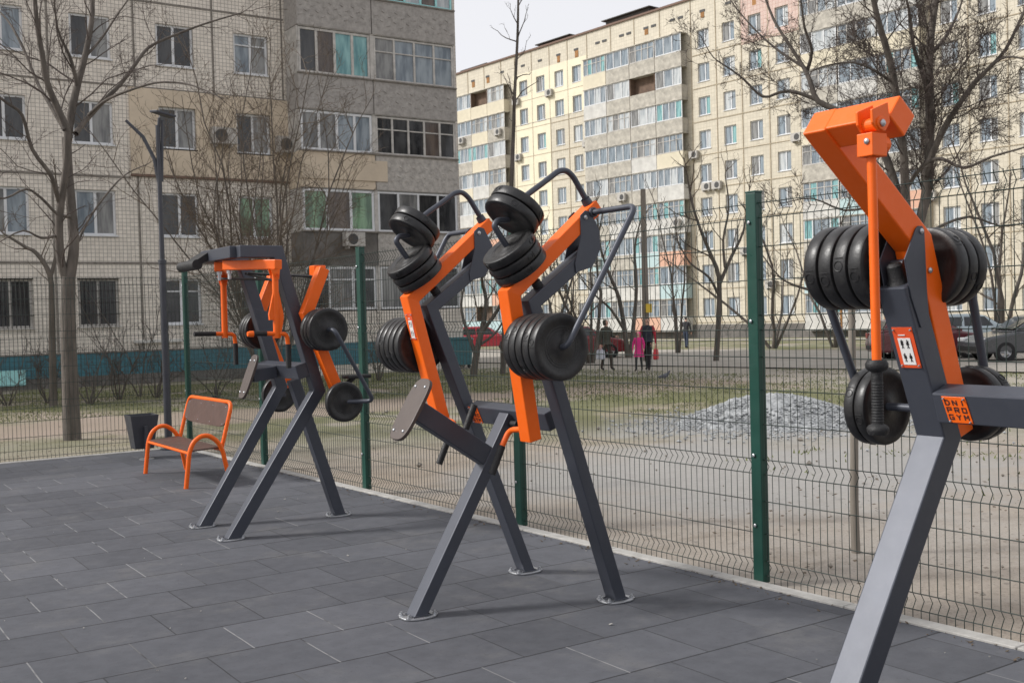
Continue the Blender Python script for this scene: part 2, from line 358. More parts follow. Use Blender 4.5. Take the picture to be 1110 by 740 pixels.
def dirt():
    m, nt, b, o = newmat('trodden_earth_and_sparse_grass')
    sx = nt.nodes.new('ShaderNodeSeparateXYZ'); nt.links.new(o, sx.inputs[0])
    n1 = nz(nt, o, 0.16, 7, 0.62); n2 = nz(nt, o, 1.3, 7, 0.7); n3 = nz(nt, o, 14, 6, 0.75); n4 = nz(nt, o, 0.33, 5)
    c = mixc(nt, ss(nt, n1, 0.38, 0.62), (0.325, 0.275, 0.222), (0.345, 0.315, 0.28))
    c = mixc(nt, mth(nt, 'MULTIPLY', ss(nt, n2, 0.45, 0.7), 0.55), c, (0.185, 0.15, 0.115))
    c = mixc(nt, mth(nt, 'MULTIPLY', ss(nt, n3, 0.55, 0.72), 0.5), c, (0.10, 0.08, 0.062))
    c = mixc(nt, mth(nt, 'MULTIPLY', ss(nt, nz(nt, o, 22, 4, 0.7), 0.60, 0.72), 0.45), c, (0.45, 0.42, 0.38))
    c = mixc(nt, mth(nt, 'MULTIPLY', ss(nt, nz(nt, o, 60, 4, 0.8), 0.52, 0.66), 0.55), c, (0.12, 0.10, 0.085))
    c = mixc(nt, mth(nt, 'MULTIPLY', ss(nt, nz(nt, o, 5.5, 6, 0.8), 0.58, 0.70), 0.65), c, (0.13, 0.105, 0.085))
    # mossy green where few people walk
    vor = ss(nt, mth(nt, 'ADD', n4, mth(nt, 'MULTIPLY', n2, 0.35)), 0.50, 0.74)
    far = ss(nt, mth(nt, 'ADD', mth(nt, 'MULTIPLY', sx.outputs['X'], 0.558), mth(nt, 'MULTIPLY', sx.outputs['Y'], 0.83)), 12.0, 19.0)
    c = mixc(nt, mth(nt, 'MULTIPLY', mth(nt, 'MULTIPLY', vor, far), 0.8), c, (0.120, 0.130, 0.050))
    wob = mth(nt, 'MULTIPLY', mth(nt, 'SUBTRACT', nz(nt, o, 0.7, 6, 0.65), 0.5), 2.2)
    X, Y = sx.outputs['X'], sx.outputs['Y']
    def ell(cx, cy, rx, ry, soft=0.55):
        d = mth(nt, 'SQRT', mth(nt, 'ADD', mth(nt, 'POWER', mth(nt, 'DIVIDE', mth(nt, 'SUBTRACT', X, cx), rx), 2.0), mth(nt, 'POWER', mth(nt, 'DIVIDE', mth(nt, 'SUBTRACT', Y, cy), ry), 2.0)))
        return mth(nt, 'SUBTRACT', 1.0, ss(nt, mth(nt, 'ADD', d, mth(nt, 'MULTIPLY', wob, 0.45)), 1-soft, 1.0))
    grit = mixc(nt, n3, (0.22, 0.215, 0.205), (0.40, 0.395, 0.385))
    c = mixc(nt, mth(nt, 'MULTIPLY', ell(8.6, 8.3, 4.2, 3.6), 0.85), c, grit)
    c = mixc(nt, mth(nt, 'MULTIPLY', ell(12.6, 11.6, 3.4, 3.0), 0.9), c, grit)
    # trodden lines: behind the back fence, and the way the family walks
    fp = mth(nt, 'SUBTRACT', 1.0, ss(nt, mth(nt, 'ABSOLUTE', mth(nt, 'ADD', mth(nt, 'SUBTRACT', Y, 20.5), wob)), 1.2, 2.2))
    c = mixc(nt, mth(nt, 'MULTIPLY', fp, 0.85), c, mixc(nt, n2, (0.26, 0.205, 0.165), (0.34, 0.28, 0.235)))
    dp = mth(nt, 'SUBTRACT', 1.0, ss(nt, mth(nt, 'ABSOLUTE', mth(nt, 'ADD', mth(nt, 'SUBTRACT', X, 23.5), wob)), 2.2, 3.6))
    c = mixc(nt, mth(nt, 'MULTIPLY', dp, 0.8), c, mixc(nt, n2, (0.31, 0.28, 0.235), (0.40, 0.37, 0.325)))
    nt.links.new(c, b.inputs['Base Color']); b.inputs['Roughness'].default_value = 0.95; b.inputs['Specular IOR Level'].default_value = 0.2
    bumpit(nt, b, mth(nt, 'ADD', n2, mth(nt, 'MULTIPLY', n3, 0.35)), 0.9, 0.06)
    return m
def patchmat(name, c1, c2, sc, bump=0.8, dark=(0.1, 0.09, 0.08)):
    m, nt, b, o = newmat(name)
    c = mixc(nt, ss(nt, nz(nt, o, sc, 6, 0.7), 0.35, 0.65), c1, c2)
    c = mixc(nt, mth(nt, 'MULTIPLY', ss(nt, nz(nt, o, 17, 5, 0.75), 0.56, 0.7), 0.45), c, dark)
    nt.links.new(c, b.inputs['Base Color']); b.inputs['Roughness'].default_value = 0.95
    bumpit(nt, b, nz(nt, o, 20, 5, 0.75), bump, 0.03); return m

def sheet(name, x0, x1, y0, y1, m, z=None, nx=1, ny=1, off=0.0, ang=0.0, origin=(0, 0), jag=0.0, bumpy=0.0, seed=0):
    """terrain-following sheet; optional ragged outline"""
    mb = MB(); ca, sa = math.cos(ang), math.sin(ang); g = {}
    vs = []
    for j in range(ny+1):
        for i in range(nx+1):
            x = x0+(x1-x0)*i/nx; y = y0+(y1-y0)*j/ny
            X, Y = origin[0]+x*ca-y*sa, origin[1]+x*sa+y*ca
            h = (gz(X, Y) if z is None else z)+off
            if bumpy: h += bumpy*(noise.noise(V((X*0.9, Y*0.9, seed)))+0.5*noise.noise(V((X*2.7, Y*2.7, seed+3))))
            vs.append((X, Y, h))
    fs = []
    for j in range(ny):
        for i in range(nx):
            a = j*(nx+1)+i
            if jag:
                cx = (i+.5)/nx*2-1; cy = (j+.5)/ny*2-1
                d = max(0, math.hypot(cx, cy)+jag*noise.noise(V((cx*2.2+seed, cy*2.2, 1.7)))+jag*0.6*noise.noise(V((cx*7+seed, cy*7, 4))))
                if d > 0.85: continue
            fs.append((a, a+1, a+nx+2, a+nx+1))
    mb.add(vs, fs); o = mb.build(name, m, smooth=60); return o

def fx_(y): return 5.11-0.0345*y          # line of the long fence
YB = 14.95                                 # back run of the fence

def ground():
    # one sheet to the horizon, dropping gently away from the court
    xs = [-400, -150, -60, -30, -18, -10, -5]+[-3+i*0.5 for i in range(0, 76)]+[38, 45, 55, 70, 100, 160, 400]
    ys = [-300, -100, -30, -10, -5]+[-3+i*0.5 for i in range(0, 90)]+[45, 52, 60, 75, 100, 150, 250, 500]
    vs = []; fs = []
    for y in ys:
        for x in xs:
            h = gz(x, y)
            inside = x < fx_(y)-0.02 and y < YB
            edge = min(max(max(x-fx_(y), y-YB)/1.2, 0), 1)
            if inside: h = -0.03
            else: h += -0.02*(1-edge)+edge*0.05*(noise.noise(V((x*0.6, y*0.6, 0)))+0.6*noise.noise(V((x*1.6, y*1.6, 5))))*max(0, 1-depth(x, y)/45)
            vs.append((x, y, h))
    n = len(xs)
    for j in range(len(ys)-1):
        for i in range(n-1): fs.append((j*n+i, j*n+i+1, (j+1)*n+i+1, (j+1)*n+i))
    o = MB().add(vs, fs).build('ground', dirt(), smooth=80)
    tag(o, 'trodden brown earth with sparse grass beyond the fence', None, kind='structure')
    # rubber court
    mb = MB(); mb.quad((-14, -8, 0), (fx_(-8)-.108, -8, 0), (fx_(YB-.13)-.108, YB-.13, 0), (-14, YB-.13, 0))
    tag(mb.build('court', rubber_court()), 'grey square rubber tiles paving the exercise court', None, kind='structure')
    mb = MB()
    y = -8.0
    while y < YB-0.1:
        y2 = min(y+1.0, YB-0.0); g = 0.006
        mb.prism([(fx_(y)-.105, y+g, -.1), (fx_(y)-.01, y+g, -.1), (fx_(y2)-.01, y2, -.1), (fx_(y2)-.105, y2, -.1)], (0, 0, .112)); y = y2
    x = fx_(YB)-.13
    while x > -14:
        mb.prism([(x-1.0, YB-.125, -.1), (x-.006, YB-.125, -.1), (x-.006, YB-.01, -.1), (x-1.0, YB-.01, -.1)], (0, 0, .112)); x -= 1.0
    tag(mb.build('kerb', M['kerbc'], bev=0.004, seg=1), 'pale concrete edging around the rubber court', None, kind='structure')
    # roads and paths
    fr = (35.0*0.99609, 35.0*0.0884)
    tag(sheet('road', -7, 8, -60, 110, patchmat('worn_asphalt', (0.29, 0.265, 0.23), (0.35, 0.325, 0.285), 0.5, 0.3, (0.15, 0.14, 0.13)), nx=3, ny=80, off=0.035, ang=R(5.07), origin=fr), 'worn grey access road where the cars are parked', None, kind='structure')
    tag(sheet('pavement', 26.0, 28.5, -60, 110, patchmat('pale_pavement', (0.36, 0.335, 0.30), (0.42, 0.40, 0.36), 0.8, 0.2), nx=2, ny=80, off=0.05, ang=R(5.07), origin=fr), 'pale pavement in front of the yellow building', None, kind='structure')
ground()

# gravel heap
def heap():
    mb = MB(); n = 64; vs = []; fs = []
    for j in range(n+1):
        for i in range(n+1):
            x = (i/n-.5)*2; y = (j/n-.5)*2
            r = math.hypot(x, y); h = max(0, math.cos(min(r, 1)*math.pi/2))**1.3*0.46
            p = V((x*3, y*3, 1)); h *= 1+0.35*noise.noise(p)+0.14*noise.noise(p*3.1)
            h += 0.05*noise.noise(V((x*14, y*14, 2)))*(1 if r < .95 else 0)
            vs.append((x*1.65, y*1.6, h-0.05))
    for j in range(n):
        for i in range(n): fs.append((j*(n+1)+i, j*(n+1)+i+1, (j+1)*(n+1)+i+1, (j+1)*(n+1)+i))
    o = mb.add(vs, fs).build('gravel_heap', M['gravel'], smooth=80)
    o.location = (12.75, 11.75, gz(12.75, 11.75)+.02); o.rotation_euler = (0, 0, 0.3)
    tag(o, 'low pale grey heap of crushed stone on the bare earth', 'gravel heap')
heap()

def scatter_stones():
    mb = MB(); pb = MB(); r_ = random.Random(3)
    for i in range(4000):
        k = r_.random()*.6
        if i < 320: k = .6+.4*r_.random()
        if k < .6: x, y = 12.65+r_.gauss(0, 1.0), 11.6+r_.gauss(0, .95); s = r_.uniform(.010, .034)*(1.6 if r_.random() < .04 else 1)
        elif k < .85: x, y = r_.uniform(5.3, 12), r_.uniform(1, 14); s = r_.uniform(.006, .024)
        else: x, y = r_.uniform(5.5, 26), r_.uniform(2, 30); s = r_.uniform(.015, .05)
        z = gz(x, y)+.02
        if k < .6:
            d = math.hypot((x-12.75)/1.65, (y-11.75)/1.6)
            z += max(0, math.cos(min(d, 1)*math.pi/2))**1.3*.41
        vs = []
        for a in ((1,0,0),(-1,0,0),(0,1,0),(0,-1,0),(0,0,1),(0,0,-1)):
            vs.append((x+a[0]*s*r_.uniform(.7, 1.3), y+a[1]*s*r_.uniform(.7, 1.3), z+a[2]*s*r_.uniform(.4, .9)))
        (pb if k < .6 else mb).add(vs, [(0,2,4),(2,1,4),(1,3,4),(3,0,4),(2,0,5),(1,2,5),(3,1,5),(0,3,5)])
    tag(mb.build('clods', M['stone']), 'loose brown clods lying about the bare earth', None, kind='stuff')
    tag(pb.build('rubble', M['gravel']), 'pale broken stones strewn around the gravel heap', None, kind='stuff')
    mb = MB()
    for i in range(2600):
        k = r_.random()
        if k < .4: x, y = r_.uniform(5.15, 10), r_.uniform(-1, 7)
        elif k < .7: x, y = r_.uniform(-1, 6), r_.uniform(15.1, 19)
        else: x, y = r_.uniform(-2, 22), r_.uniform(20, 33)
        s = r_.uniform(.006, .024); a = r_.uniform(0, 6.3); z = gz(x, y)+.03
        d = V((math.cos(a), math.sin(a), r_.uniform(-.3, .3)))*s; e = V((-math.sin(a), math.cos(a), r_.uniform(-.5, .5)))*s*.6
        p = V((x, y, z)); mb.quad(p-d, p-e, p+d, p+e)
    tag(mb.build('fallen_leaves', M['leaf']), 'dry brown leaf litter on the earth outside the fence', None, kind='stuff')
    mb = MB()
    lf = MB()
    for i in range(90):
        x, y = r_.uniform(-2, 4.7), r_.uniform(1.5, 13)
        s = r_.choice((.004, .005, .006, .006, .012)); a = r_.uniform(0, 6.3)
        d = V((math.cos(a), math.sin(a), .2))*s; e = V((-math.sin(a), math.cos(a), .1))*s*.7
        p = V((x, y, .006)); mb.prism([p-d, p-e, p+d, p+e], (0, 0, .003))
    for i in range(420):
        y = r_.uniform(0, 14.5); x = fx_(y)-.11-abs(r_.gauss(0, .07)); s = r_.choice((.004, .006, .009, .013)); a = r_.uniform(0, 6.3)
        d = V((math.cos(a), math.sin(a), .3))*s; e = V((-math.sin(a), math.cos(a), .1))*s*.6; p = V((x, y, .005))
        lf.prism([p-d, p-e, p+d, p+e], (0, 0, .003))
    tag(lf.build('kerb_litter', M['leaf']), 'small dry leaf crumbs blown against the kerb', None, kind='stuff')
    tag(mb.build('litter_flecks', M['fleck']), 'tiny pale flecks dropped on the rubber tiles', None, kind='stuff')
scatter_stones()

def grass():
    mb = MB(); r_ = random.Random(5); n = 0
    def zone(x, y):
        if 22.6 < y < 34 and -4 < x < 23: return 0.62          # strip before the near building
        if 14 < x < 23 and 13 < y < 27: return 0.58
        if 12.5 < x < 21 and 14 < y < 20: return 0.5
        if 24 < x < 30 and 4 < y < 24: return 0.5
        if 8.5 < x < 14 and 2 < y < 9: return 0.22
        return 0.0
    while n < 46000:
        x, y = r_.uniform(-4, 30), r_.uniform(1, 34)
        k = zone(x, y)
        if k == 0: continue
        if noise.noise(V((x*.35, y*.35, 9)))*.5+.5+.25*noise.noise(V((x*1.3, y*1.3, 2))) > k+.05: 
            if r_.random() > .04: continue
        h = r_.uniform(.015, .055); a = r_.uniform(0, 6.3); w = .010+.004*r_.random()
        p = V((x, y, gz(x, y)+.0)); d = V((math.cos(a), math.sin(a), 0)); t = V((r_.uniform(-.04, .04), r_.uniform(-.04, .04), h))
        mb.add([p-d*w, p+d*w, p+t], [(0, 1, 2)]); n += 1
    tag(mb.build('grass', M['grass']), 'thin patchy early spring grass on the earth', None, kind='stuff')
grass()

# ------------------------------------------------------------------ fence
def fence():
    root = empty('mesh_fence', (fx_(7.2), 7.2, 0), absolute=True)
    tag(root, 'dark green welded wire fence with square posts around the court', 'fence')
    H = 2.33
    fold = (.09, .71, 1.59, 2.27)
    zs = [(-.0, 0)]
    for f in fold: zs += [(f-.045, 0), (f, -.030), (f+.045, 0)]
    zs += [(H, 0)]
    hz = sorted([f+d for f in fold for d in (-.045, .045)]+[.3, .5, .97, 1.18, 1.38, 1.85, 2.05])
    r = .0027
    def panel(p0, p1, post_gap=.05):
        p0, p1 = V(p0), V(p1); d = (p1-p0); L = d.length; d.normalize(); nrm = V((-d.y, d.x, 0))
        if nrm.x > 0: nrm = -nrm
        if abs(d.x) > .9 and nrm.y > 0: nrm = -nrm
        mb = MB(); t = post_gap
        while t < L-post_gap:
            P = p0+d*t
            mb.tube([P+nrm*o+V((0, 0, z)) for z, o in zs], r, 4, caps=False); t += .05
        for z in hz:
            mb.tube([p0+d*.03+nrm*.006+V((0, 0, z)), p1-d*.03+nrm*.006+V((0, 0, z))], r*1.1, 4, caps=False)
        mb.build('wire_panel', M['wire'], root, smooth=60)
    def post(p):
        mb = MB(); mb.box((p[0], p[1], 1.19), (.062, .082, 2.38)); o = mb.build('post', M['green'], root, bev=.006)
        c = MB(); c.box((p[0], p[1], 2.385), (.066, .086, .012)); c.build('post_cap', M['green'], o, bev=.003)
        b = MB()
        for z in (.35, .78, 1.6, 2.2): b.lathe((p[0]-.036, p[1]+.01, z), (-1, 0, 0), [(0, .011), (.006, .011), (.009, .006), (.009, 0)], 10)
        b.build('fixing_bolt', M['zinc'], o)
    ys = [14.79, 12.27, 9.766, 7.186, 4.704, 2.2, -.3, -2.8]
    for y in ys: post((fx_(y)+.02, y))
    for a, b in zip(ys, ys[1:]): panel((fx_(a)+.02, a, 0), (fx_(b)+.02, b, 0))
    x0 = fx_(14.79)+.02
    xs = [x0, x0-2.5, x0-5.0, x0-7.5, x0-10, x0-12.5]
    for x in xs[2:]: post((x, YB-.02))
    for a, b in zip(xs, xs[1:]): panel((a, YB-.02, 0), (b, YB-.02, 0))
fence()

# ------------------------------------------------------------------ machine parts
def plate(parent, c, axis, r, t, hub=.03):
    """moulded rubber disc with rounded rim, raised hub and a groove on the face; axis points to its outer face"""
    h = t/2; b = min(.012, t*.28)
    prof = [(-h, .005), (-h, r*.22), (-h+.004, r*.26), (-h+.004, r*.74), (-h, r*.79), (-h, r-b), (-h+b*.3, r-b*.3), (-h+b, r), (h-b, r), (h-b*.3, r-b*.3), (h, r-b),
            (h, r*.79), (h-.004, r*.74), (h-.004, r*.26), (h, r*.22), (h, .005)]
    mb = MB(); mb.lathe(c, axis, prof, 56)
    ax = V(axis).normalized(); c = V(c); X = ax.orthogonal().normalized(); Y = ax.cross(X)
    a0 = rnd.uniform(0, 6.28)
    for q in range(3):
        a = a0+q*2.094; d = X*math.cos(a)+Y*math.sin(a); e = ax.cross(d); p = c+d*(r+.0005)
        R0 = t*.30
        mb.tube([p+(ax*math.cos(k*.5236)+e*math.sin(k*.5236))*R0 for k in range(13)], .0016, 5, caps=False)
        mb.tube([p+e*t*.5-ax*t*.3, p+e*t*.5+ax*t*.3], .0014, 4)
    for R0 in (.52, .60):
        mb.lathe(c+ax*(h-.0042), ax, [(0, r*R0-.002), (.0018, r*R0), (0, r*R0+.002)], 48)
    o = mb.build('weight_plate', M['rubber'], parent, smooth=35)
    return o
def weld(parent, pts, r=.005, m='dark'):
    mb = MB(); mb.tube(pts, [r*rnd.uniform(.7, 1.2) for _ in pts], 6); return mb.build('weld_bead', M[m], parent, smooth=60)
def foot_plate(parent, x, y, leg, side=1):
    """galvanised rounded base flange with four bolts"""
    pts = []
    for k in range(24):
        a = 2*math.pi*k/24; c, s_ = math.cos(a), math.sin(a)
        pts.append((x+.105*math.copysign(abs(c)**.75, c), y+.085*math.copysign(abs(s_)**.75, s_), .002))
    mb = MB(); mb.prism(pts, (0, 0, .010)); o = mb.build('base_flange', M['zinc'], leg, bev=.002, seg=1)
    k = [V((x+dx, y+dy, .016)) for dx, dy in ((-.055, -.052), (.055, -.052), (.055, .052), (-.055, .052), (-.055, -.052))]
    weld(leg, [k[i].lerp(k[i+1], t/6) for i in range(4) for t in range(6)], .004)
    for dx, dy in ((.082, .045), (.082, -.045), (-.082, .045), (-.082, -.045)):
        b = MB(); b.lathe((x+dx, y+dy, .012), (0, 0, 1), [(0, .019), (.003, .019), (.003, .012), (.012, .012), (.012, .007), (.021, .007), (.023, 0)], 12)
        b.build('anchor_bolt', M['zinc'], leg, smooth=35)
def bolts(parent, pts, axis, r=.011):
    for p in pts:
        b = MB(); b.lathe(p, axis, [(0, r), (.004, r), (.008, r*.6), (.009, 0)], 12); b.build('bolt_head', M['zinc'], parent, smooth=40)
def pad(parent, c, up, nrm, w, h, t=.022):
    """rounded laminate board with four bolts"""
    up, nrm = V(up).normalized(), V(nrm).normalized(); sd = nrm.cross(up); c = V(c); pts = []
    for k in range(40):
        a = 2*math.pi*k/40; x, y = math.cos(a), math.sin(a)
        x = math.copysign(abs(x)**.62, x)*w/2; y = math.copysign(abs(y)**.5, y)*h/2
        pts.append(c+sd*x+up*y-nrm*t/2)
    mb = MB(); mb.prism(pts, nrm*t); o = mb.build('pad_board', M['pad'], parent, bev=.004)
    bolts(o, [c+nrm*(t/2)+sd*sx*w*.27+up*sy*h*.36 for sx in (-1, 1) for sy in (-1, 1)], nrm, .009)
    return o
def instruction_label(parent, p, right, up, w, h):
    """small printed instruction plate with two exercise pictures"""
    p, right, up = V(p), V(right).normalized(), V(up).normalized(); n = right.cross(up)
    mb = MB(); mb.prism([p-right*w/2-up*h/2, p+right*w/2-up*h/2, p+right*w/2+up*h/2, p-right*w/2+up*h/2], n*.002)
    o = mb.build('instruction_label', M['stick_red'], parent)
    q = p+n*.003-up*h*.06
    mb = MB(); mb.prism([q-right*w*.31-up*h*.36, q+right*w*.31-up*h*.36, q+right*w*.31+up*h*.30, q-right*w*.31+up*h*.30], n*.001)
    mb.prism([p+n*.003+right*x+up*y for x, y in ((-w*.24, h*.30), (w*.1, h*.30), (w*.1, h*.325), (-w*.24, h*.325))], n*.001)
    wp = mb.build('picture_panel', M['white'], o)
    mb = MB()
    for cy in (.14, -.19):
        for cx in (-.14, .13):
            b = q+n*.0012+right*w*cx+up*h*cy
            def seg(x0, y0, x1, y1, t=.011):
                a0 = b+right*x0*w+up*y0*h; a1 = b+right*x1*w+up*y1*h; d = (a1-a0).normalized(); e = n.cross(d)*w*t*2
                mb.quad(a0-e, a1-e, a1+e, a0+e)
            seg(-.03, .085, .03, .085, .03); seg(0, .06, 0, -.02, .035); seg(0, .04, -.07, .09 if cx < 0 else .0); seg(0, .04, .07, .09 if cy > 0 else .0)
            seg(0, -.02, -.04, -.10); seg(0, -.02, .05, -.10)
    mb.build('exercise_drawing', M['ink'], o)
    bolts(o, [p+n*.002+right*sx*w*.42+up*sy*h*.44 for sx in (-1, 1) for sy in (-1, 1)], n, .004)
def name_plate(parent, p, right, up, w, h):
    p, right, up = V(p), V(right).normalized(), V(up).normalized(); n = right.cross(up).normalized()
    mb = MB(); mb.prism([p-right*w/2-up*h/2, p+right*w/2-up*h/2, p+right*w/2+up*h/2, p-right*w/2+up*h/2], n*.003)
    o = mb.build('name_plate', M['orange'], parent, bev=.001, seg=1)
    # stencil capitals, three rows of three, as thin dark strokes
    G = {'D': [(0,0,0,1),(0,1,.7,1),(.7,1,1,.75),(1,.75,1,.55),(1,.42,1,.25),(1,.25,.7,0),(.7,0,0,0)],
         'N': [(0,0,0,1),(0,1,1,0),(1,0,1,1)], 'I': [(.5,0,.5,1)],
         'P': [(0,0,0,.42),(0,.55,0,1),(0,1,1,1),(1,1,1,.5),(1,.5,.15,.5)],
         'R': [(0,0,0,.42),(0,.55,0,1),(0,1,1,1),(1,1,1,.5),(1,.5,.15,.5),(.35,.48,1,0)],
         'O': [(0,.58,0,1),(0,1,1,1),(1,1,1,.58),(0,.42,0,0),(0,0,1,0),(1,0,1,.42)],
         'G': [(1,1,0,1),(0,1,0,0),(0,0,1,0),(1,0,1,.45),(1,.45,.55,.45)],
         'Y': [(0,1,.5,.5),(1,1,.5,.5),(.5,.5,.5,0)], 'M': [(0,0,0,1),(0,1,.5,.4),(.5,.4,1,1),(1,1,1,0)]}
    mb = MB(); cw = w*.165; ch = h*.17
    for r_, word in enumerate(('DNI', 'PRO', 'GYM')):
        for c_, L in enumerate(word):
            b = p+n*.0034+right*((c_-1)*w*.315-cw/2)+up*((1-r_)*h*.275-ch/2)
            for x0, y0, x1, y1 in G[L]:
                a0 = b+right*x0*cw+up*y0*ch; a1 = b+right*x1*cw+up*y1*ch; d = (a1-a0).normalized(); e = n.cross(d)*w*.027
                mb.prism([a0-e-d*w*.015, a1-e+d*w*.015, a1+e+d*w*.015, a0+e-d*w*.015], n*(.0004+.0001*rnd.random()))
    mb.build('lettering', M['maroon_ink'], o)
    bolts(o, [p+n*.003+right*sx*w*.42+up*sy*h*.43 for sx in (-1, 1) for sy in (-1, 1)], n, .004)

BV = dict(bev=.006)
# ------------------------------------------------------------------ machine in the middle: two tall angled arms
def machine_middle():
    yc = 5.40
    root = empty('lever_machine', (3.4, yc, 0), absolute=True)
    tag(root, 'twin arm lever exercise machine with bent orange levers beside the middle fence post', 'exercise machine', 'exercise machines in a row along the fence')
    for s in (-1, 1):
        ys = yc+s*.463
        def sh(p, s=s): return V((p.x, p.y+s*min(.09, .1*max(0, p.z-.85)), p.z))
        # bent upright
        mb = MB(); mb.path2([(4.005, 0.01), (3.385, 1.735), (3.80, 2.03)], .075, ys-.05, ys+.05, cap0=.012); mb.shear(sh)
        up = mb.build('upright', M['dark'], root, **BV)
        foot_plate(root, 4.0, ys, up)
        # cheek plates at the hinge
        mb = MB()
        for q in (-.057, .051):
            mb.prism([(x, ys+q, z) for x, z in ((3.70, 2.215), (3.735, 2.245), (3.775, 2.235), (3.835, 2.13), (3.835, 2.03), (3.775, 1.93), (3.66, 1.90), (3.655, 1.95), (3.70, 2.10))], (0, .006, 0))
        mb.shear(sh); ck = mb.build('hinge_bracket', M['dark'], up, bev=.002)
        bolts(up, [sh(V((3.735, ys-.057, 2.205)))], (0, -1, 0), .013)
        mb = MB(); mb.lathe(sh(V((3.44, ys, 1.83))), (-.57, 0, .82), [(-.05, .028), (.03, .028), (.035, .02), (.035, 0)], 16); mb.build('rubber_stop', M['grip'], up, smooth=40)
        # orange lever
        mb = MB(); mb.path2([(3.42, .985), (3.25, 1.79), (3.845, 2.275)], .078, ys-.05, ys+.05); mb.shear(sh)
        lv = mb.build('lever_arm', M['orange'], root, **BV)
        if s > 0: instruction_label(lv, sh(V((3.2455, ys-.012, 1.622))), (0, -1, 0), V((-.2066, 0, .978)), .07, .17)
        # handle on the inner side
        yi = ys-s*.05
        y2 = ys-s*.17
        hp = fillet([(3.405, yi+s*.01, 1.045), (3.40, y2, 1.03), (3.345, y2, .935)], .045)
        mb = MB(); mb.tube(hp, .0165, 12); h = mb.build('handle', M['orange'], lv, smooth=40)
        mb = MB(); mb.tube([(3.35, y2, .945), (3.277, y2, .795)], .0205, 14); mb.build('grip', M['grip'], h, smooth=40)
        # plates on the axle at the outer side
        o = V((0, s, 0)); ax = V((3.345, ys+s*.115, 1.505))
        for k in range(5): plate(lv, ax+o*(.035+.062*k), o, .176 if k else .172, .056)
        tip = V((3.79, ys+s*.125, 2.235))
        ptube = fillet([ax+o*.27, ax+o*.345+V((.0, 0, .0)), ax+o*.36+V((.09, 0, .16)), tip+o*.40+V((0, 0, -.01)), tip-o*.0], .06, 8)
        ptube = fillet([ax+o*.25, ax+o*.352, tip+o*.385, tip-o*.0], .055, 8)
        mb = MB(); mb.tube(ptube, .0165, 12); mb.lathe(tip, o, [(-.005, .028), (.03, .028), (.034, .02)], 16)
        mb.build('guard_tube', M['dark'], lv, smooth=40)
        # two stacks on the upper side of the lever
        yt = ys+s*.09; n1 = V((-.62, 0, .785)); c0 = V((3.345, yt, 1.915))
        for k in range(3): plate(lv, c0+n1*(.03+.056*k), n1, .155, .052)
        n2 = V((.62, 0, .785)); c2 = V((3.262, yt, 2.182))
        for k in range(2): plate(lv, c2+n2*(.03+.06*k), n2, .155, .055)
        cp = [c0+n1*.15, c0+n1*.205, V((3.165, yt, 2.15)), V((3.19, yt, 2.18)), c2+n2*.0, c2+n2*.16, V((3.50, yt, 2.395)), V((3.60, yt, 2.462)), V((3.655, yt, 2.468)), V((3.70, yt, 2.435)), V((3.80, yt, 2.29))]
        mb = MB(); mb.tube(fillet(cp, .05, 6), .0165, 12); mb.lathe(V((3.79, yt, 2.30)), V((.55, 0, -.8)), [(-.02, .026), (.02, .03), (.03, .03)], 16)
        mb.build('guard_tube', M['dark'], lv, smooth=40)
    # cross bar, front leg, chest pad
    mb = MB(); mb.tilt_bar((3.555, 1.118), (-.941, -.338), .085, .11, yc-.42, yc+.42); cb = mb.build('crossbar', M['dark'], root, **BV)
    name_plate(cb, (3.5735-.0008, yc+.335, 1.066-.0005), (0, -1, 0), (-.338, .1, .941), .105, .108)
    yl = yc-.025
    mb = MB(); mb.path2([(2.915, 0), (3.575, 1.085)], .075, yl-.05, yl+.05, cap0=.012); lg = mb.build('leg', M['dark'], root, **BV)
    foot_plate(root, 2.93, yl, lg)
    mb = MB(); mb.path2([(3.42, .85), (2.945, 1.165)], .115, yl-.042, yl+.042); pb = mb.build('pad_beam', M['dark'], root, **BV)
    pad(pb, (2.925, yl, 1.165), (.53, 0, .848), (-.848, 0, .53), .20, .385)
    mb = MB(); mb.lathe((3.56, yl-.09, 1.04), (0, 1, 0), [(-.03, 0), (-.03, .02), (.04, .02), (.05, .014), (.09, .014)], 14); mb.build('adjusting_knob', M['grip'], lg, smooth=40)
    gb = MB(); gb.tube([(3.48, yc+.2, 1.14), (3.415, yc+.2, 1.0)], .021, 14); gb.build('grip', M['grip'], cb, smooth=40)
machine_middle()

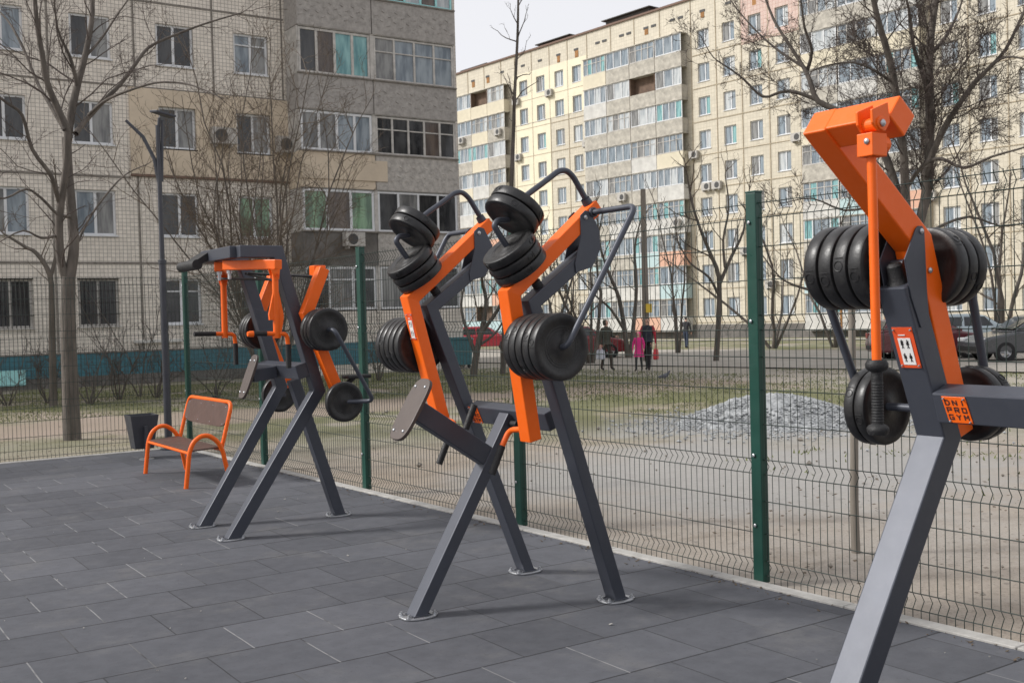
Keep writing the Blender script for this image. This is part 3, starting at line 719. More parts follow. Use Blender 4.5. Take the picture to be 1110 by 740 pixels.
# ------------------------------------------------------------------ far machine with overhead frame and hanging handles
def machine_far():
    yc = 8.575
    root = empty('pull_down_machine', (3.4, yc, 0), absolute=True)
    tag(root, 'pull down exercise machine with an overhead charcoal frame and hanging orange handles beside the bench', 'exercise machine', 'exercise machines in a row along the fence')
    for s in (-1, 1):
        ys = yc+s*.34
        def sh(p, s=s): return V((p.x, p.y+s*.055*min(1, max(0, p.z)/1.1), p.z))
        mb = MB(); mb.path2([(2.87, 0), (3.60, 1.115), (3.285, 2.225), (2.975, 2.225)], .095, ys-.048, ys+.048, cap0=.012); mb.shear(sh)
        up = mb.build('upright', M['dark'], root, **BV); foot_plate(root, 2.865, ys, up)
        mb = MB()
        for q in (-.055, .049): mb.prism([(x, ys+q, z) for x, z in ((3.36, 1.80), (3.60, 1.735), (3.60, 1.60), (3.42, 1.56))], (0, .006, 0))
        mb.shear(sh); mb.build('lever_bracket', M['dark'], up, bev=.002)
        yl = ys+s*.175
        mb = MB(); mb.path2([(3.72, 1.10), (3.47, 1.735), (3.625, 2.09)], .085, yl-.045, yl+.045)
        mb.bb(3.572, 3.672, *sorted((yl-s*.044, yl-s*.15)), 2.035, 2.118)
        lv = mb.build('lever_arm', M['orange'], root, **BV)
        o = V((0, s, 0)); ax = V((3.545, yl+s*.06, 1.605))
        for k in range(3): plate(lv, ax+o*(.045+.062*k), o, .166, .056)
        low = V((3.70, yl+s*.06, 1.03))
        for k in range(1): plate(lv, low+o*(.10+.062*k), o, .158, .056)
        a1 = ax+o*.18
        tb = fillet([a1-o*.05, a1+o*.10+V((0, 0, 0)), V((3.86, a1.y+s*.115, 1.02)), V((3.80, a1.y+s*.10, 1.02)), low+o*.12], .06, 7)
        tb = fillet([a1-o*.05, a1+o*.115, V((3.87, a1.y+s*.10, 1.035)), low+o*.09], .055, 7)
        mb = MB(); mb.tube(tb, .017, 12); mb.tube([low-o*.03, low+o*.12], .017, 12); mb.build('guard_tube', M['dark'], lv, smooth=40)
        bolts(lv, [(3.70, yl-s*.047, 1.13)], (0, -s, 0), .013)
        # overhead arm, hanging rod, handles
        ex, ey = 3.195, yc+s*.585
        mb = MB(); mb.beam((2.985, yc+s*.08, 2.135), (ex+.02, ey+s*.03, 2.115), .075, .075)
        ha = mb.build('overhead_arm', M['orange'], root, **BV)
        mb = MB(); mb.lathe((3.0, yc+s*.12, 2.10), (0, 0, -1), [(0, .022), (.03, .022), (.03, .014), (.075, .014), (.08, 0)], 12); mb.build('pivot_pin', M['zinc'], ha, smooth=40)
        mb = MB()
        for q in (-.032, .024): mb.prism([(ex+x, ey+q, z) for x, z in ((-.045, 2.08), (.03, 2.08), (.02, 2.0), (-.02, 2.0))], (0, .008, 0))
        mb.lathe((ex, ey-.04, 2.03), (0, 1, 0), [(0, .013), (.08, .013)], 10)
        mb.build('clevis', M['orange'], ha, bev=.002)
        mb = MB(); mb.tube([(ex, ey, 2.045), (ex-.003, ey, 1.55)], .026 if s > 0 else .025, 14)
        if s < 0: mb.prism([(ex+x, ey-.012, z) for x, z in ((-.022, 1.90), (-.062, 1.735), (-.058, 1.69), (-.022, 1.69), (-.024, 1.55), (.026, 1.55), (.055, 1.70), (.055, 1.735), (.022, 1.90))], (0, .024, 0))
        rd = mb.build('hanging_rod', M['orange'], root, smooth=40)
        mb = MB(); mb.tube([(ex-.10, ey, 1.588), (ex, ey, 1.583)], .017, 12)
        mb.build('handle', M['orange'], rd, smooth=40)
        if s < 0: mb = MB(); mb.lathe((ex-.235, ey, 1.588), (1, 0, 0), [(0, 0), (0, .018), (.022, .024), (.045, .024), (.045, 0)], 12); mb.build('handle_cap', M['orange'], rd, smooth=40)
        mb = MB(); mb.tube(fillet([(ex, ey, 1.583), (ex+.08, ey, 1.58), (ex+.088, ey, 1.49)], .045), .017, 12)
        mb.build('handle', M['orange'], rd, smooth=40)
        mb = MB(); mb.tube([(ex-.085, ey, 1.588), (ex-.27 if s > 0 else ex-.20, ey, 1.591)], .0205, 14); mb.build('grip', M['grip'], rd, smooth=40)
        mb = MB(); mb.tube([(ex+.088, ey, 1.50), (ex+.088, ey, 1.315)], .0215, 14)
        mb.build('grip', M['grip'], rd, smooth=40)
        mb = MB(); mb.tube([(3.19, yc+s*.03, 2.075), (3.60, yl-s*.09, 2.03)], .011, 8); mb.build('link_rod', M['grip'], lv, smooth=40)
    mb = MB(); mb.tube([(3.14, yc+.60, 2.06), (3.18, yc-.58, 2.0)], .010, 8); mb.build('link_rod', M['grip'], root, smooth=40)
    mb = MB(); mb.bb(2.925, 3.02, yc-.395+.045, yc+.395-.045, 2.178, 2.272); fb = mb.build('top_crossbeam', M['dark'], root, **BV)
    mb = MB(); mb.path2([(2.96, 2.245), (2.79, 2.135)], .05, yc+.16, yc+.44); mb.tube([(2.81, yc+.08, 2.15), (2.81, yc+.50, 2.15)], .042, 18)
    mb.build('head_cushion', M['grip'], fb, smooth=35)
    mb = MB(); mb.tilt_bar((3.395, 1.322), (-.962, -.273), .095, .115, yc-.44, yc+.44); cb = mb.build('crossbar', M['dark'], root, **BV)
    mb = MB(); mb.path2([(3.955, 0), (3.575, 1.19)], .09, yc-.005, yc+.085, cap0=.012); lg = mb.build('leg', M['dark'], root, **BV); foot_plate(root, 3.95, yc+.04, lg)
    mb = MB(); mb.path2([(3.404, 1.265), (3.20, 1.24)], .10, yc-.045, yc+.045); pb = mb.build('pad_beam', M['dark'], root, **BV)
    pad(pb, (3.178, yc+.005, 1.235), (.36, 0, .93), (-.93, 0, .36), .165, .375)
    mb = MB(); mb.box((3.90, yc-.50, 1.215), (.21, .13, .028)); mb.tube([(3.88, yc-.5, 1.21), (3.74, yc-.5, 1.11)], .02, 10); mb.build('stop_plate', M['grip'], root, bev=.008)
machine_far()

# ------------------------------------------------------------------ near machine at the right edge
def machine_near():
    yc = 1.62; 
    root = empty('chest_lever_machine', (3.4, yc, 0), absolute=True)
    tag(root, 'exercise machine nearest the viewer with a tall orange lever, hanging rod and charcoal crossbeam', 'exercise machine', 'exercise machines in a row along the fence')
    for s in (1, -1):
        ys = yc+s*.96; o = V((0, s, 0))
        mb = MB(); mb.path2([(3.005, 0), (3.728, 1.16), (3.495, 1.755)], .10, *sorted((ys-s*.052, ys+s*.073)), cap0=.012)
        up = mb.build('upright', M['dark'], root, **BV); foot_plate(root, 3.0, ys, up)
        mb = MB(); mb.lathe((3.50, ys+s*.01, 1.75), (-.33, 0, .94), [(0, .046), (.012, .04), (.03, .033), (.075, .030), (.085, .02), (.085, 0)], 18); mb.build('rubber_stop', M['grip'], up, smooth=40)
        mb = MB()
        for q in (-.058, .052): mb.prism([(x, ys+q, z) for x, z in ((3.445, 1.84), (3.515, 1.955), (3.53, 1.965), (3.552, 1.965), (3.565, 1.95), (3.575, 1.72), (3.585, 1.62), (3.535, 1.585), (3.48, 1.70))], (0, .006, 0))
        mb.build('hinge_bracket', M['dark'], up, bev=.002); bolts(up, [(3.545, ys-s*.0575, 1.945)], (0, -s, 0), .011)
        mb = MB(); mb.path2([(3.815, 1.165), (3.575, 1.905), (3.06, 2.325)], .105, ys-.05, ys+.05)
        lv = mb.build('lever_arm', M['orange'], root, **BV)
        d = V((-.775, 0, .632)); nn = V((.632, 0, .775))
        c = V((3.06, 0, 2.325))
        mb = MB(); mb.prism([(3.06+.0+a*d.x+b*nn.x, ys+s*.05, 2.325+a*d.z+b*nn.z) for a, b in ((-.102, -.044), (-.002, -.044), (-.002, .0507), (-.102, .0507))], (0, -s*.36, 0))
        ab = mb.build('lever_head', M['orange'], lv, **BV)
        rx, ry = 2.985, ys-s*.275
        mb = MB()
        for q in (-.034, .024): mb.prism([(rx+x, ry+q, z) for x, z in ((-.036, 2.305), (.045, 2.335), (.055, 2.27), (.03, 2.238), (-.012, 2.238), (-.034, 2.262))], (0, .010, 0))
        mb.lathe((rx+.005, ry-.040, 2.262), (0, 1, 0), [(0, .0), (0, .022), (.08, .022), (.08, 0)], 18)
        mb.box((rx+.003, ry, 2.195), (.075, .062, .075))
        mb.lathe((rx+.065, ry, 2.20), (-1, 0, 0), [(0, 0), (0, .03), (.05, .03)], 16)
        ck = mb.build('clevis', M['orange'], lv, bev=.003)
        bolts(ck, [(rx-.035, ry-s*.01, 2.205)], (-1, 0, 0), .010); bolts(ck, [(rx+.005, ry-s*.041, 2.262)], (0, -s, 0), .012)
        mb = MB(); mb.tube([(rx, ry, 2.19), (rx+.008, ry, 1.30)], .0155, 16); rd = mb.build('hanging_rod', M['orange'], root, smooth=40)
        mb = MB(); mb.lathe((rx+.006, ry, 1.475), (0, 0, -1), [(-.02, .022), (-.02, .030), (-.008, .037), (.006, .037), (.014, .030), (.02, .0185), (.05, .0185), (.19, .0185), (.196, .030), (.204, .036), (.214, .036), (.226, .030), (.226, 0)], 24)
        for k in range(14): mb.lathe((rx+.006, ry, 1.42-.0095*k), (0, 0, -1), [(0, .018), (.002, .0198), (.005, .0198), (.007, .018)], 18)
        mb.build('grip', M['grip'], rd, smooth=50)
        ax = V((3.525, ys, 1.825))
        for k in range(4): plate(lv, ax+o*(.105+.071*k), o, .166, .064)
        bx = V((1, 0, 0)); ax2 = V((3.60, ys+s*.015, 1.815))
        for k in range(3): plate(lv, ax2+bx*(.10+.060*k), bx, .152, .054)
        mb = MB(); mb.tube([ax, ax+o*.40], .02, 14); mb.tube([ax2, ax2+bx*.32], .02, 14); mb.build('axle', M['dark'], lv, smooth=40)
        low = V((3.74, ys, 1.262))
        low2 = V((3.83, ys-s*.0, 1.275))
        for k in range(2): plate(lv, low+o*(.275+.052*k), o, .158, .050)
        for k in range(2): plate(lv, low2+bx*(.09+.052*k), bx, .148, .05)
        mb = MB(); mb.tube([low, low+o*.36], .0165, 14); mb.tube([low2, low2+bx*.2], .0165, 14); mb.build('axle', M['dark'], lv, smooth=40)
        for A, D, e0, B, e1 in ((ax, o, .40, low, .34), (ax2, bx, .32, low2, .19)):
            mb = MB(); mb.tube(fillet([A+D*(e0-.05), A+D*(e0+.02), B+D*(e1+.03), B+D*(e1-.02)], .05, 6), .0175, 12)
            mb.build('guard_tube', M['dark'], lv, smooth=40)
        bolts(lv, [(3.60, ys-s*.053, 1.80)], (0, -s, 0), .011)
        if s > 0: instruction_label(up, (3.586-.0505, ys+.008, 1.53-.018), (0, -1, 0), V((-.35, 0, .937)), .088, .165)
    y0, y1 = yc-.96-.05, yc+.96+.05
    mb = MB(); mb.tilt_bar((3.592, 1.338), (-.942, -.335), .10, .122, yc-.96+.054, yc+.96-.054); cb = mb.build('crossbar', M['dark'], root, **BV)
    name_plate(cb, (3.6118, yc+.96-.150, 1.2800), (0, -1, 0), (-.335, .10, .942), .098, .106)
    mb = MB(); mb.path2([(3.98, 0), (3.64, 1.23)], .09, yc-.045, yc+.045, cap0=.012); lg = mb.build('leg', M['dark'], root, **BV); foot_plate(root, 3.98, yc, lg)
    mb = MB(); mb.path2([(3.60, 1.29), (3.30, 1.27)], .10, yc-.045, yc+.045); pb = mb.build('pad_beam', M['dark'], root, **BV)
    pad(pb, (3.285, yc, 1.27), (.36, 0, .93), (-.93, 0, .36), .15, .34)
machine_near()

# ------------------------------------------------------------------ bench, bin, lamp
def bench():
    root = empty('park_bench', (3.7, 11.83, 0), absolute=True)
    tag(root, 'low orange tubular bench with brown board seat and back on the court', 'bench')
    y0, y1 = 11.10, 12.58; r = .024
    for y in (y0, y1):
        p = [(3.41, y, 0), (3.455, y, .37), (3.50, y, .47), (3.58, y, .525), (3.66, y, .525), (3.75, y, .46), (3.80, y, .37), (3.875, y, .0)]
        mb = MB(); mb.tube(fillet(p, .07, 5), r, 12); mb.build('armrest_leg', M['orange'], root, smooth=40)
    p = [(3.80, y0+.03, .36), (3.93, y0+.03, .845), (3.93, y1-.03, .845), (3.80, y1-.03, .36)]
    mb = MB(); mb.tube(fillet(p, .11, 8), .021, 12); mb.build('back_frame', M['orange'], root, smooth=40)
    mb = MB(); mb.tube([(3.455, y0, .355), (3.455, y1, .355)], .015, 10); mb.tube([(3.79, y0, .365), (3.79, y1, .365)], .015, 10); mb.build('seat_rail', M['orange'], root, smooth=40)
    pts = []
    w, h = (y1-y0-.10)/2, .13
    ax = V((.13, 0, .485)).normalized(); c = V((3.893, (y0+y1)/2, .705))
    for k in range(32):
        a = 2*math.pi*k/32; q, z = math.cos(a), math.sin(a)
        pts.append(c+V((0, math.copysign(abs(q)**.3, q)*w, 0))+ax*math.copysign(abs(z)**.5, z)*h)
    mb = MB(); mb.prism(pts, (-.014, 0, .004)); bk = mb.build('backrest', M['seat'], root, bev=.003)
    bolts(bk, [c+V((-.013, dy, 0))+ax*dz for dy in (-.6, -.2, .2, .6) for dz in (-.09, .09)], (-1, 0, .2), .006)
    mb = MB(); mb.box((3.625, (y0+y1)/2, .383), (.33, y1-y0-.04, .016), M_=Matrix.Rotation(R(-3), 3, 'Y')); mb.build('seat', M['seat'], root, bev=.003)
bench()
def bin_():
    x, y = 3.80, 14.12
    root = empty('litter_bin', (x, y, 0), absolute=True); tag(root, 'dark grey tapered litter bin behind the bench', 'litter bin')
    mb = MB(); a, b = .175, .115
    top = [(x-a, y-.16, .55), (x+a, y-.16, .55), (x+a, y+.16, .55), (x-a, y+.16, .55)]
    bot = [(x-b, y-.11, .125), (x+b, y-.11, .125), (x+b, y+.11, .125), (x-b, y+.11, .125)]
    it = [(V(p)*.93+V((x, y, .55))*.07) for p in top]; ib = [V((p[0], p[1], .16))*.9+V((x, y, .16))*.1 for p in bot]
    mb.add(top+bot+it+ib, [(0,1,5,4),(1,2,6,5),(2,3,7,6),(3,0,4,7),(4,5,6,7),(0,8,9,1),(1,9,10,2),(2,10,11,3),(3,11,8,0),(8,12,13,9),(9,13,14,10),(10,14,15,11),(11,15,12,8),(12,15,14,13)])
    mb.build('bin_body', M['lamp'], root, bev=.004)
    mb = MB(); mb.bb(x-.02, x+.02, y-.205, y-.165, .005, .42); mb.build('bin_post', M['lamp'], root, bev=.003)
    mb = MB(); mb.lathe((x, y-.185, 0), (0, 0, 1), [(0, .09), (.012, .09), (.014, .03)], 20); mb.tube([(x, y-.185, .01), (x+.02, y-.08, .12)], .02, 8); mb.build('bin_foot', M['zinc'], root)
bin_()
def lamp():
    x, y = 4.33, 14.80
    root = empty('street_lamp', (x, y, 0), absolute=True); tag(root, 'slim dark grey lamp post with two upper arms at the court corner', 'street lamp')
    mb = MB(); mb.tube([(x, y, 0), (x, y, 1.15), (x, y, 2.55), (x, y, 2.56), (x, y, 4.35)], [.050, .047, .045, .034, .030], 14)
    mb.lathe((x, y, 1.0), (0, 0, 1), [(0, .047), (0, .053), (.03, .053), (.03, .046)], 16); mb.lathe((x, y, 2.5), (0, 0, 1), [(0, .045), (0, .055), (.05, .055), (.05, .04)], 16)
    mb.lathe((x, y, 0), (0, 0, 1), [(0, .11), (.015, .11), (.016, .05)], 20)
    mb.build('lamp_pole', M['lamp'], root, smooth=40)
    mb = MB(); mb.tube([(x, y, 3.55), (x-.05, y+.03, 3.9), (x-.17, y+.1, 4.2), (x-.36, y+.2, 4.42)], [.028, .026, .024, .02], 10)
    mb.tube([(x, y, 4.2), (x+.02, y-.01, 4.45)], .02, 10); mb.tube([(x+.03, y, 3.6), (x+.06, y-.02, 4.42)], [.02, .018], 10); mb.build('lamp_arm', M['lamp'], root, smooth=40)
    mb = MB(); mb.prism([V((x, y, 4.47))+V(p) for p in ((-.09, .05, .055), (-.02, -.05, .05), (.21, -.14, -.02), (.16, .0, -.02))], (0, 0, .03)); mb.build('lamp_head', M['lamp'], root, bev=.006)
lamp()

# ------------------------------------------------------------------ buildings
def facade(mb, T, x0, x1, z0, z1, holes, dp):
    """wall grid with window openings and reveals; T maps (along, z, depth) to 3d"""
    xs = sorted({x0, x1, *[h[0] for h in holes], *[h[1] for h in holes]}); zs = sorted({z0, z1, *[h[2] for h in holes], *[h[3] for h in holes]})
    xs = [x for x in xs if x0 <= x <= x1]; zs = [z for z in zs if z0 <= z <= z1]
    for i in range(len(xs)-1):
        for j in range(len(zs)-1):
            cx, cz = (xs[i]+xs[i+1])/2, (zs[j]+zs[j+1])/2
            if any(h[0] < cx < h[1] and h[2] < cz < h[3] for h in holes): continue
            mb.quad(T(xs[i], zs[j], 0), T(xs[i+1], zs[j], 0), T(xs[i+1], zs[j+1], 0), T(xs[i], zs[j+1], 0))
    for a, b, c, d in holes:
        mb.quad(T(a, c, 0), T(a, c, dp), T(a, d, dp), T(a, d, 0)); mb.quad(T(b, c, 0), T(b, d, 0), T(b, d, dp), T(b, c, dp))
        mb.quad(T(a, d, 0), T(a, d, dp), T(b, d, dp), T(b, d, 0)); mb.quad(T(a, c, 0), T(b, c, 0), T(b, c, dp), T(a, c, dp))
def tbox(mb, T, a, b, c, d, e, f):
    vs = [T(x, z, y) for y in (e, f) for z in (c, d) for x in (a, b)]
    mb.add(vs, [(0,2,3,1),(4,5,7,6),(0,1,5,4),(2,6,7,3),(0,4,6,2),(1,3,7,5)])
def window(parent, T, a, b, c, d, dp, cols, fm, gms, transom=None, ft=.055, sill=True, name='window', narrow=None):
    mb = MB(); y0, y1 = dp-.05, dp
    tbox(mb, T, a, a+ft, c, d, y0, y1); tbox(mb, T, b-ft, b, c, d, y0, y1); tbox(mb, T, a+ft, b-ft, d-ft, d, y0, y1); tbox(mb, T, a+ft, b-ft, c, c+ft, y0, y1)
    div = [a+(b-a)*k/cols for k in range(1, cols)] if narrow is None else [a+(b-a)*k for k in narrow]
    for x in div: tbox(mb, T, x-ft*.55, x+ft*.55, c+ft, d-ft, y0-.004, y1)
    if transom: tbox(mb, T, a+ft, b-ft, c+(d-c)*transom-ft*.3, c+(d-c)*transom+ft*.3, y0-.002, y1)
    if sill: tbox(mb, T, a-.04, b+.04, c-.04, c+.004, -.06, dp+.01)
    o = mb.build(name, fm, parent)
    g = MB(); e = [a]+div+[b]
    for k in range(len(e)-1):
        g.cur = k % len(gms); g.quad(T(e[k], c+.01, dp-.015), T(e[k+1], c+.01, dp-.015), T(e[k+1], d-.01, dp-.015), T(e[k], d-.01, dp-.015))
    g.build('pane', gms, o); return o
def aircon(parent, T, x, z, w=.78, h=.55):
    mb = MB(); tbox(mb, T, x-w/2, x+w/2, z-h/2, z+h/2, -.36, -.08); tbox(mb, T, x-w*.35, x-w*.3, z-h*.7, z-h/2, -.34, 0); tbox(mb, T, x+w*.3, x+w*.35, z-h*.7, z-h/2, -.34, 0)
    o = mb.build('air_conditioner', M['ac'], parent)
    c = V(T(x-w*.12, z, -.365)); ax = (V(T(x, z, -1))-V(T(x, z, 0))).normalized()
    f = MB(); f.lathe(c, ax, [(-.01, h*.40), (0, h*.40), (.004, h*.36), (.0, 0)], 20); f.build('fan', M['fan'], o)

def near_building():
    r_ = random.Random(21)
    root = empty('apartment_block', (15, 42, gz(15, 36)), absolute=True)
    tag(root, 'beige tiled apartment block with grey concrete balconies and teal plinth', 'building')
    FY = 36.3
    def T(u, z, d): return (u, FY+d, z)
    cols = [(-2.3, -1.05), (.35, 1.6), (2.75, 4.0), (5.35, 6.6), (7.95, 9.2), (10.65, 11.88), (13.28, 14.5)]
    rows = [(12.98, 14.35), (10.23, 11.6), (7.5, 8.87), (4.6, 6.05), (1.7, 3.22)]
    holes = [(a, b, c, d) for c, d in rows for a, b in cols]
    mb = MB(); x0, x1 = -12.0, 22.15
    facade(mb, T, x0, x1, .87, 26, holes, .16)
    mb.quad((x1, FY, .87), (x1, FY+13, .87), (x1, FY+13, 26), (x1, FY, 26)); mb.quad((x0, FY+13, -.6), (x0, FY, -.6), (x0, FY, 26), (x0, FY+13, 26))
    mb.quad((x1, FY+13, -.6), (x0, FY+13, -.6), (x0, FY+13, 26), (x1, FY+13, 26)); mb.quad((x0, FY, 26), (x1, FY, 26), (x1, FY+13, 26), (x0, FY+13, 26))
    mb.build('wall', M['tilewall'], root)
    mb = MB(); tbox(mb, T, x0, x1+.03, .14, .868, -.05, 12.9); mb.build('tiled_plinth', M['bluetile'], root)
    mb = MB(); tbox(mb, T, x0, x1+.02, -.9, .138, -.04, 12.9); mb.build('plinth', M['plinth'], root)
    mb = MB(); tbox(mb, T, x0, x1+.05, .85, .89, -.07, .01); mb.build('plinth_ledge', M['seam'], root)
    mb = MB()
    for u in (-3.1, -.35, 2.2, 4.75, 7.3, 9.93, 12.55, 15.02):
        tbox(mb, T, u-.03, u+.03, .9, 6.6, -.012, .003); tbox(mb, T, u-.03, u+.03, 9.45, 25.9, -.012, .003)
    for z in (3.72, 12.25, 15.0):
        tbox(mb, T, x0+.1, 15.1, z-.035, z+.035, -.011, .003)
    tbox(mb, T, x0+.1, 9.7, 6.45, 6.52, -.011, .003); tbox(mb, T, x0+.1, 15.1, 9.42, 9.47, -.015, .003)
    mb.build('panel_seam', M['seam'], root)
    # insulated, plastered stretch of wall
    pa = MB(); ph = [(10.65, 11.88, 7.5, 8.87), (13.28, 14.5, 7.5, 8.87)]
    def T2(u, z, d): return (u, FY-.06+d, z)
    facade(pa, T2, 9.72, 15.2, 6.62, 9.42, ph, .06)
    pa.quad(T2(9.72, 6.62, 0), T2(9.72, 6.62, .06), T2(9.72, 9.42, .06), T2(9.72, 9.42, 0)); pa.quad(T2(9.72, 6.62, .06), T2(9.72, 6.62, 0), T2(15.2, 6.62, 0), T2(15.2, 6.62, .06))
    pa.build('plaster_panel', M['render'], root)
    mb = MB(); tbox(mb, T, 9.7, 18.5, 6.54, 6.60, -.10, .0); mb.build('drip_flashing', M['farbrown'], root)
    gl = [[M['g_dark'], M['g_dark']], [M['g_dark'], M['g_grey']], [M['g_grey'], M['g_dark']], [M['g_blue'], M['g_grey']], [M['g_grey'], M['g_blue']]]
    for ri, (c, d) in enumerate(rows):
        for ci, (a, b) in enumerate(cols):
            g = gl[r_.randrange(len(gl))]
            if ri == 1 and ci == 6: g = [M['g_blue'], M['g_grey']]
            if ri == 3 and ci == 6: g = [M['g_green'], M['g_green']]
            if ri == 4: g = [M['g_dark'], M['g_dark']]
            w = window(root, T, a, b, c, d, .13, 2, M['pvc'] if ri != 4 or ci > 4 else M['wood'], g, transom=(.72 if (ri == 1 and ci == 6) or (ri == 4 and ci > 4) else None), ft=.075, narrow=(.5,) if (ri+ci) % 3 else (.47,))
            if ri == 4 and ci <= 4:
                m = MB()
                for k in range(1, 10): tbox(m, T, a+(b-a)*k/10-.008, a+(b-a)*k/10+.008, c-.02, d+.02, -.045, -.03)
                for k in range(0, 5): tbox(m, T, a-.03, b+.03, c+(d-c)*k/4-.01, c+(d-c)*k/4+.01, -.03, -.018)
                m.build('window_grille', M['grille'], w)
    # balcony stack
    B0, BM, B1 = 15.15, 18.0, 21.45; F = -1.1
    lev = [(13.12, 11.87), (10.23, 9.02), (7.58, 6.32), (4.80, 3.62)]
    gz_ = [(13.12, 14.6), (10.23, 11.87), (7.58, 9.02), (4.80, 6.32), (2.02, 3.62)]
    for k, (t, b) in enumerate(lev):
        for j, (u0, u1) in enumerate(((B0, BM-.015), (BM+.015, B1))):
            mb = MB(); tbox(mb, T, u0, u1, b, t, F, -.002)
            m = M['conc']
            if k == 2 and j == 0: m = M['render']
            if k == 2 and j == 1: m = M['conc2']
            if k == 3: m = M['conc2'] if j else M['plinth']
            if k == 1 and j == 1: m = M['conc2'] if False else M['conc']
            o = mb.build('balcony_parapet', m, root, bev=.01, seg=1)
            if m in (M['conc'], M['conc2']):
                e = MB()
                nx = 13
                for q in range(nx):
                    for zz in (.35, .62): 
                        x = u0+(u1-u0)*(q+.5+(.25 if zz > .5 else 0))/nx
                        if x > u1-.12: continue
                        z = b+(t-b)*(zz+.06*((q % 2)*2-1)); e.box((x, FY+F-.008, z), (.13, .02, .035), M_=Matrix.Rotation(R(25*((q % 2)*2-1)), 3, 'Y'))
                e.build('cast_ornament', m, o, bev=.006, seg=1)
            l = MB(); tbox(l, T, u0-.02, u1+.02, t-.02, t+.03, F-.05, F+.08); l.build('rail_ledge', M['seam'], o)
    mb = MB(); tbox(mb, T, 15.15, 18.45, 6.62, 7.35, F-.045, F-.003); mb.build('plaster_panel', M['render'], root)
    mb = MB(); tbox(mb, T, B0, B1, -.9, .13, F, -.05); tbox(mb, T, B0, B1, .89, 2.0, F+.02, -.002); mb.build('balcony_base', M['tilewall'], root)
    mb = MB(); tbox(mb, T, B0-.02, B1+.02, .135, .885, F-.03, -.052); mb.build('tiled_plinth', M['bluetile'], root)
    gg = {0: [M['g_brown'], M['g_pale']], 1: [M['g_dark'], M['g_brown'], M['g_teal'], M['g_teal']], 2: [M['g_grey'], M['g_grey'], M['g_blue'], M['g_blue']], 3: [M['g_green'], M['g_brown'], M['g_green']], 4: [M['g_dark'], M['g_grey']]}
    g2 = {0: [M['g_pale'], M['g_brown']], 1: [M['g_grey'], M['g_blue'], M['g_blue'], M['g_blue'], M['g_grey']], 2: [M['g_dark'], M['g_dark'], M['g_dark'], M['g_brown'], M['g_dark']], 3: [M['g_dark'], M['g_grey'], M['g_dark']], 4: [M['g_grey'], M['g_blue'], M['g_dark']]}
    def TB(u, z, d): return (u, FY+F+.03+d, z)
    for k, (b, t) in enumerate(gz_):
        fm = (M['cyanframe'], M['wood'], M['pvc'], M['pvc'], M['pvc'])[k]; f2 = (M['cyanframe'], M['wood'], M['wood'], M['pvc'], M['pvc'])[k]
        window(root, TB, B0+.04, BM-.08, b+.03, t-.04, .08, (4, 4, 4, 3, 3)[k], fm, gg[k], transom=(.7 if k == 4 else None), ft=.085, sill=False, name='balcony_window')
        window(root, TB, BM+.08, B1-.06, b+.03, t-.04, .08, (5, 4, 5, 4, 3)[k], f2, g2[k], transom=(.66 if k in (1, 2) else None), ft=.07, sill=False, name='balcony_window')
        mb = MB(); tbox(mb, T, B0, B0+.05, b, t-.02, F+.06, -.002); tbox(mb, T, B1-.05, B1, b, t-.02, F+.06, -.002); tbox(mb, T, BM-.07, BM+.07, b, t-.02, F+.05, -.002); tbox(mb, T, B0+.05, B1-.05, t-.02, t-.002, F+.02, -.002)
        mb.build('balcony_side', M['wood'], root)
    for u, z in ((12.72, 8.0), (15.02, 7.85)): aircon(root, T2, u, z, .82, .54)
    aircon(root, lambda u, z, d: (u, FY+F+d, z), 16.95, 4.52, .75, .48)
    mb = MB(); tbox(mb, T, 2.6, 6.3, -.05, .42, -.09, -.045); mb.build('basement_vent', M['cyanframe'], root)
    mb = MB(); tbox(mb, T, 9.6, 11.2, 1.12, 1.22, -.14, 0); mb.build('window_ledge', M['p_white'], root)
near_building()

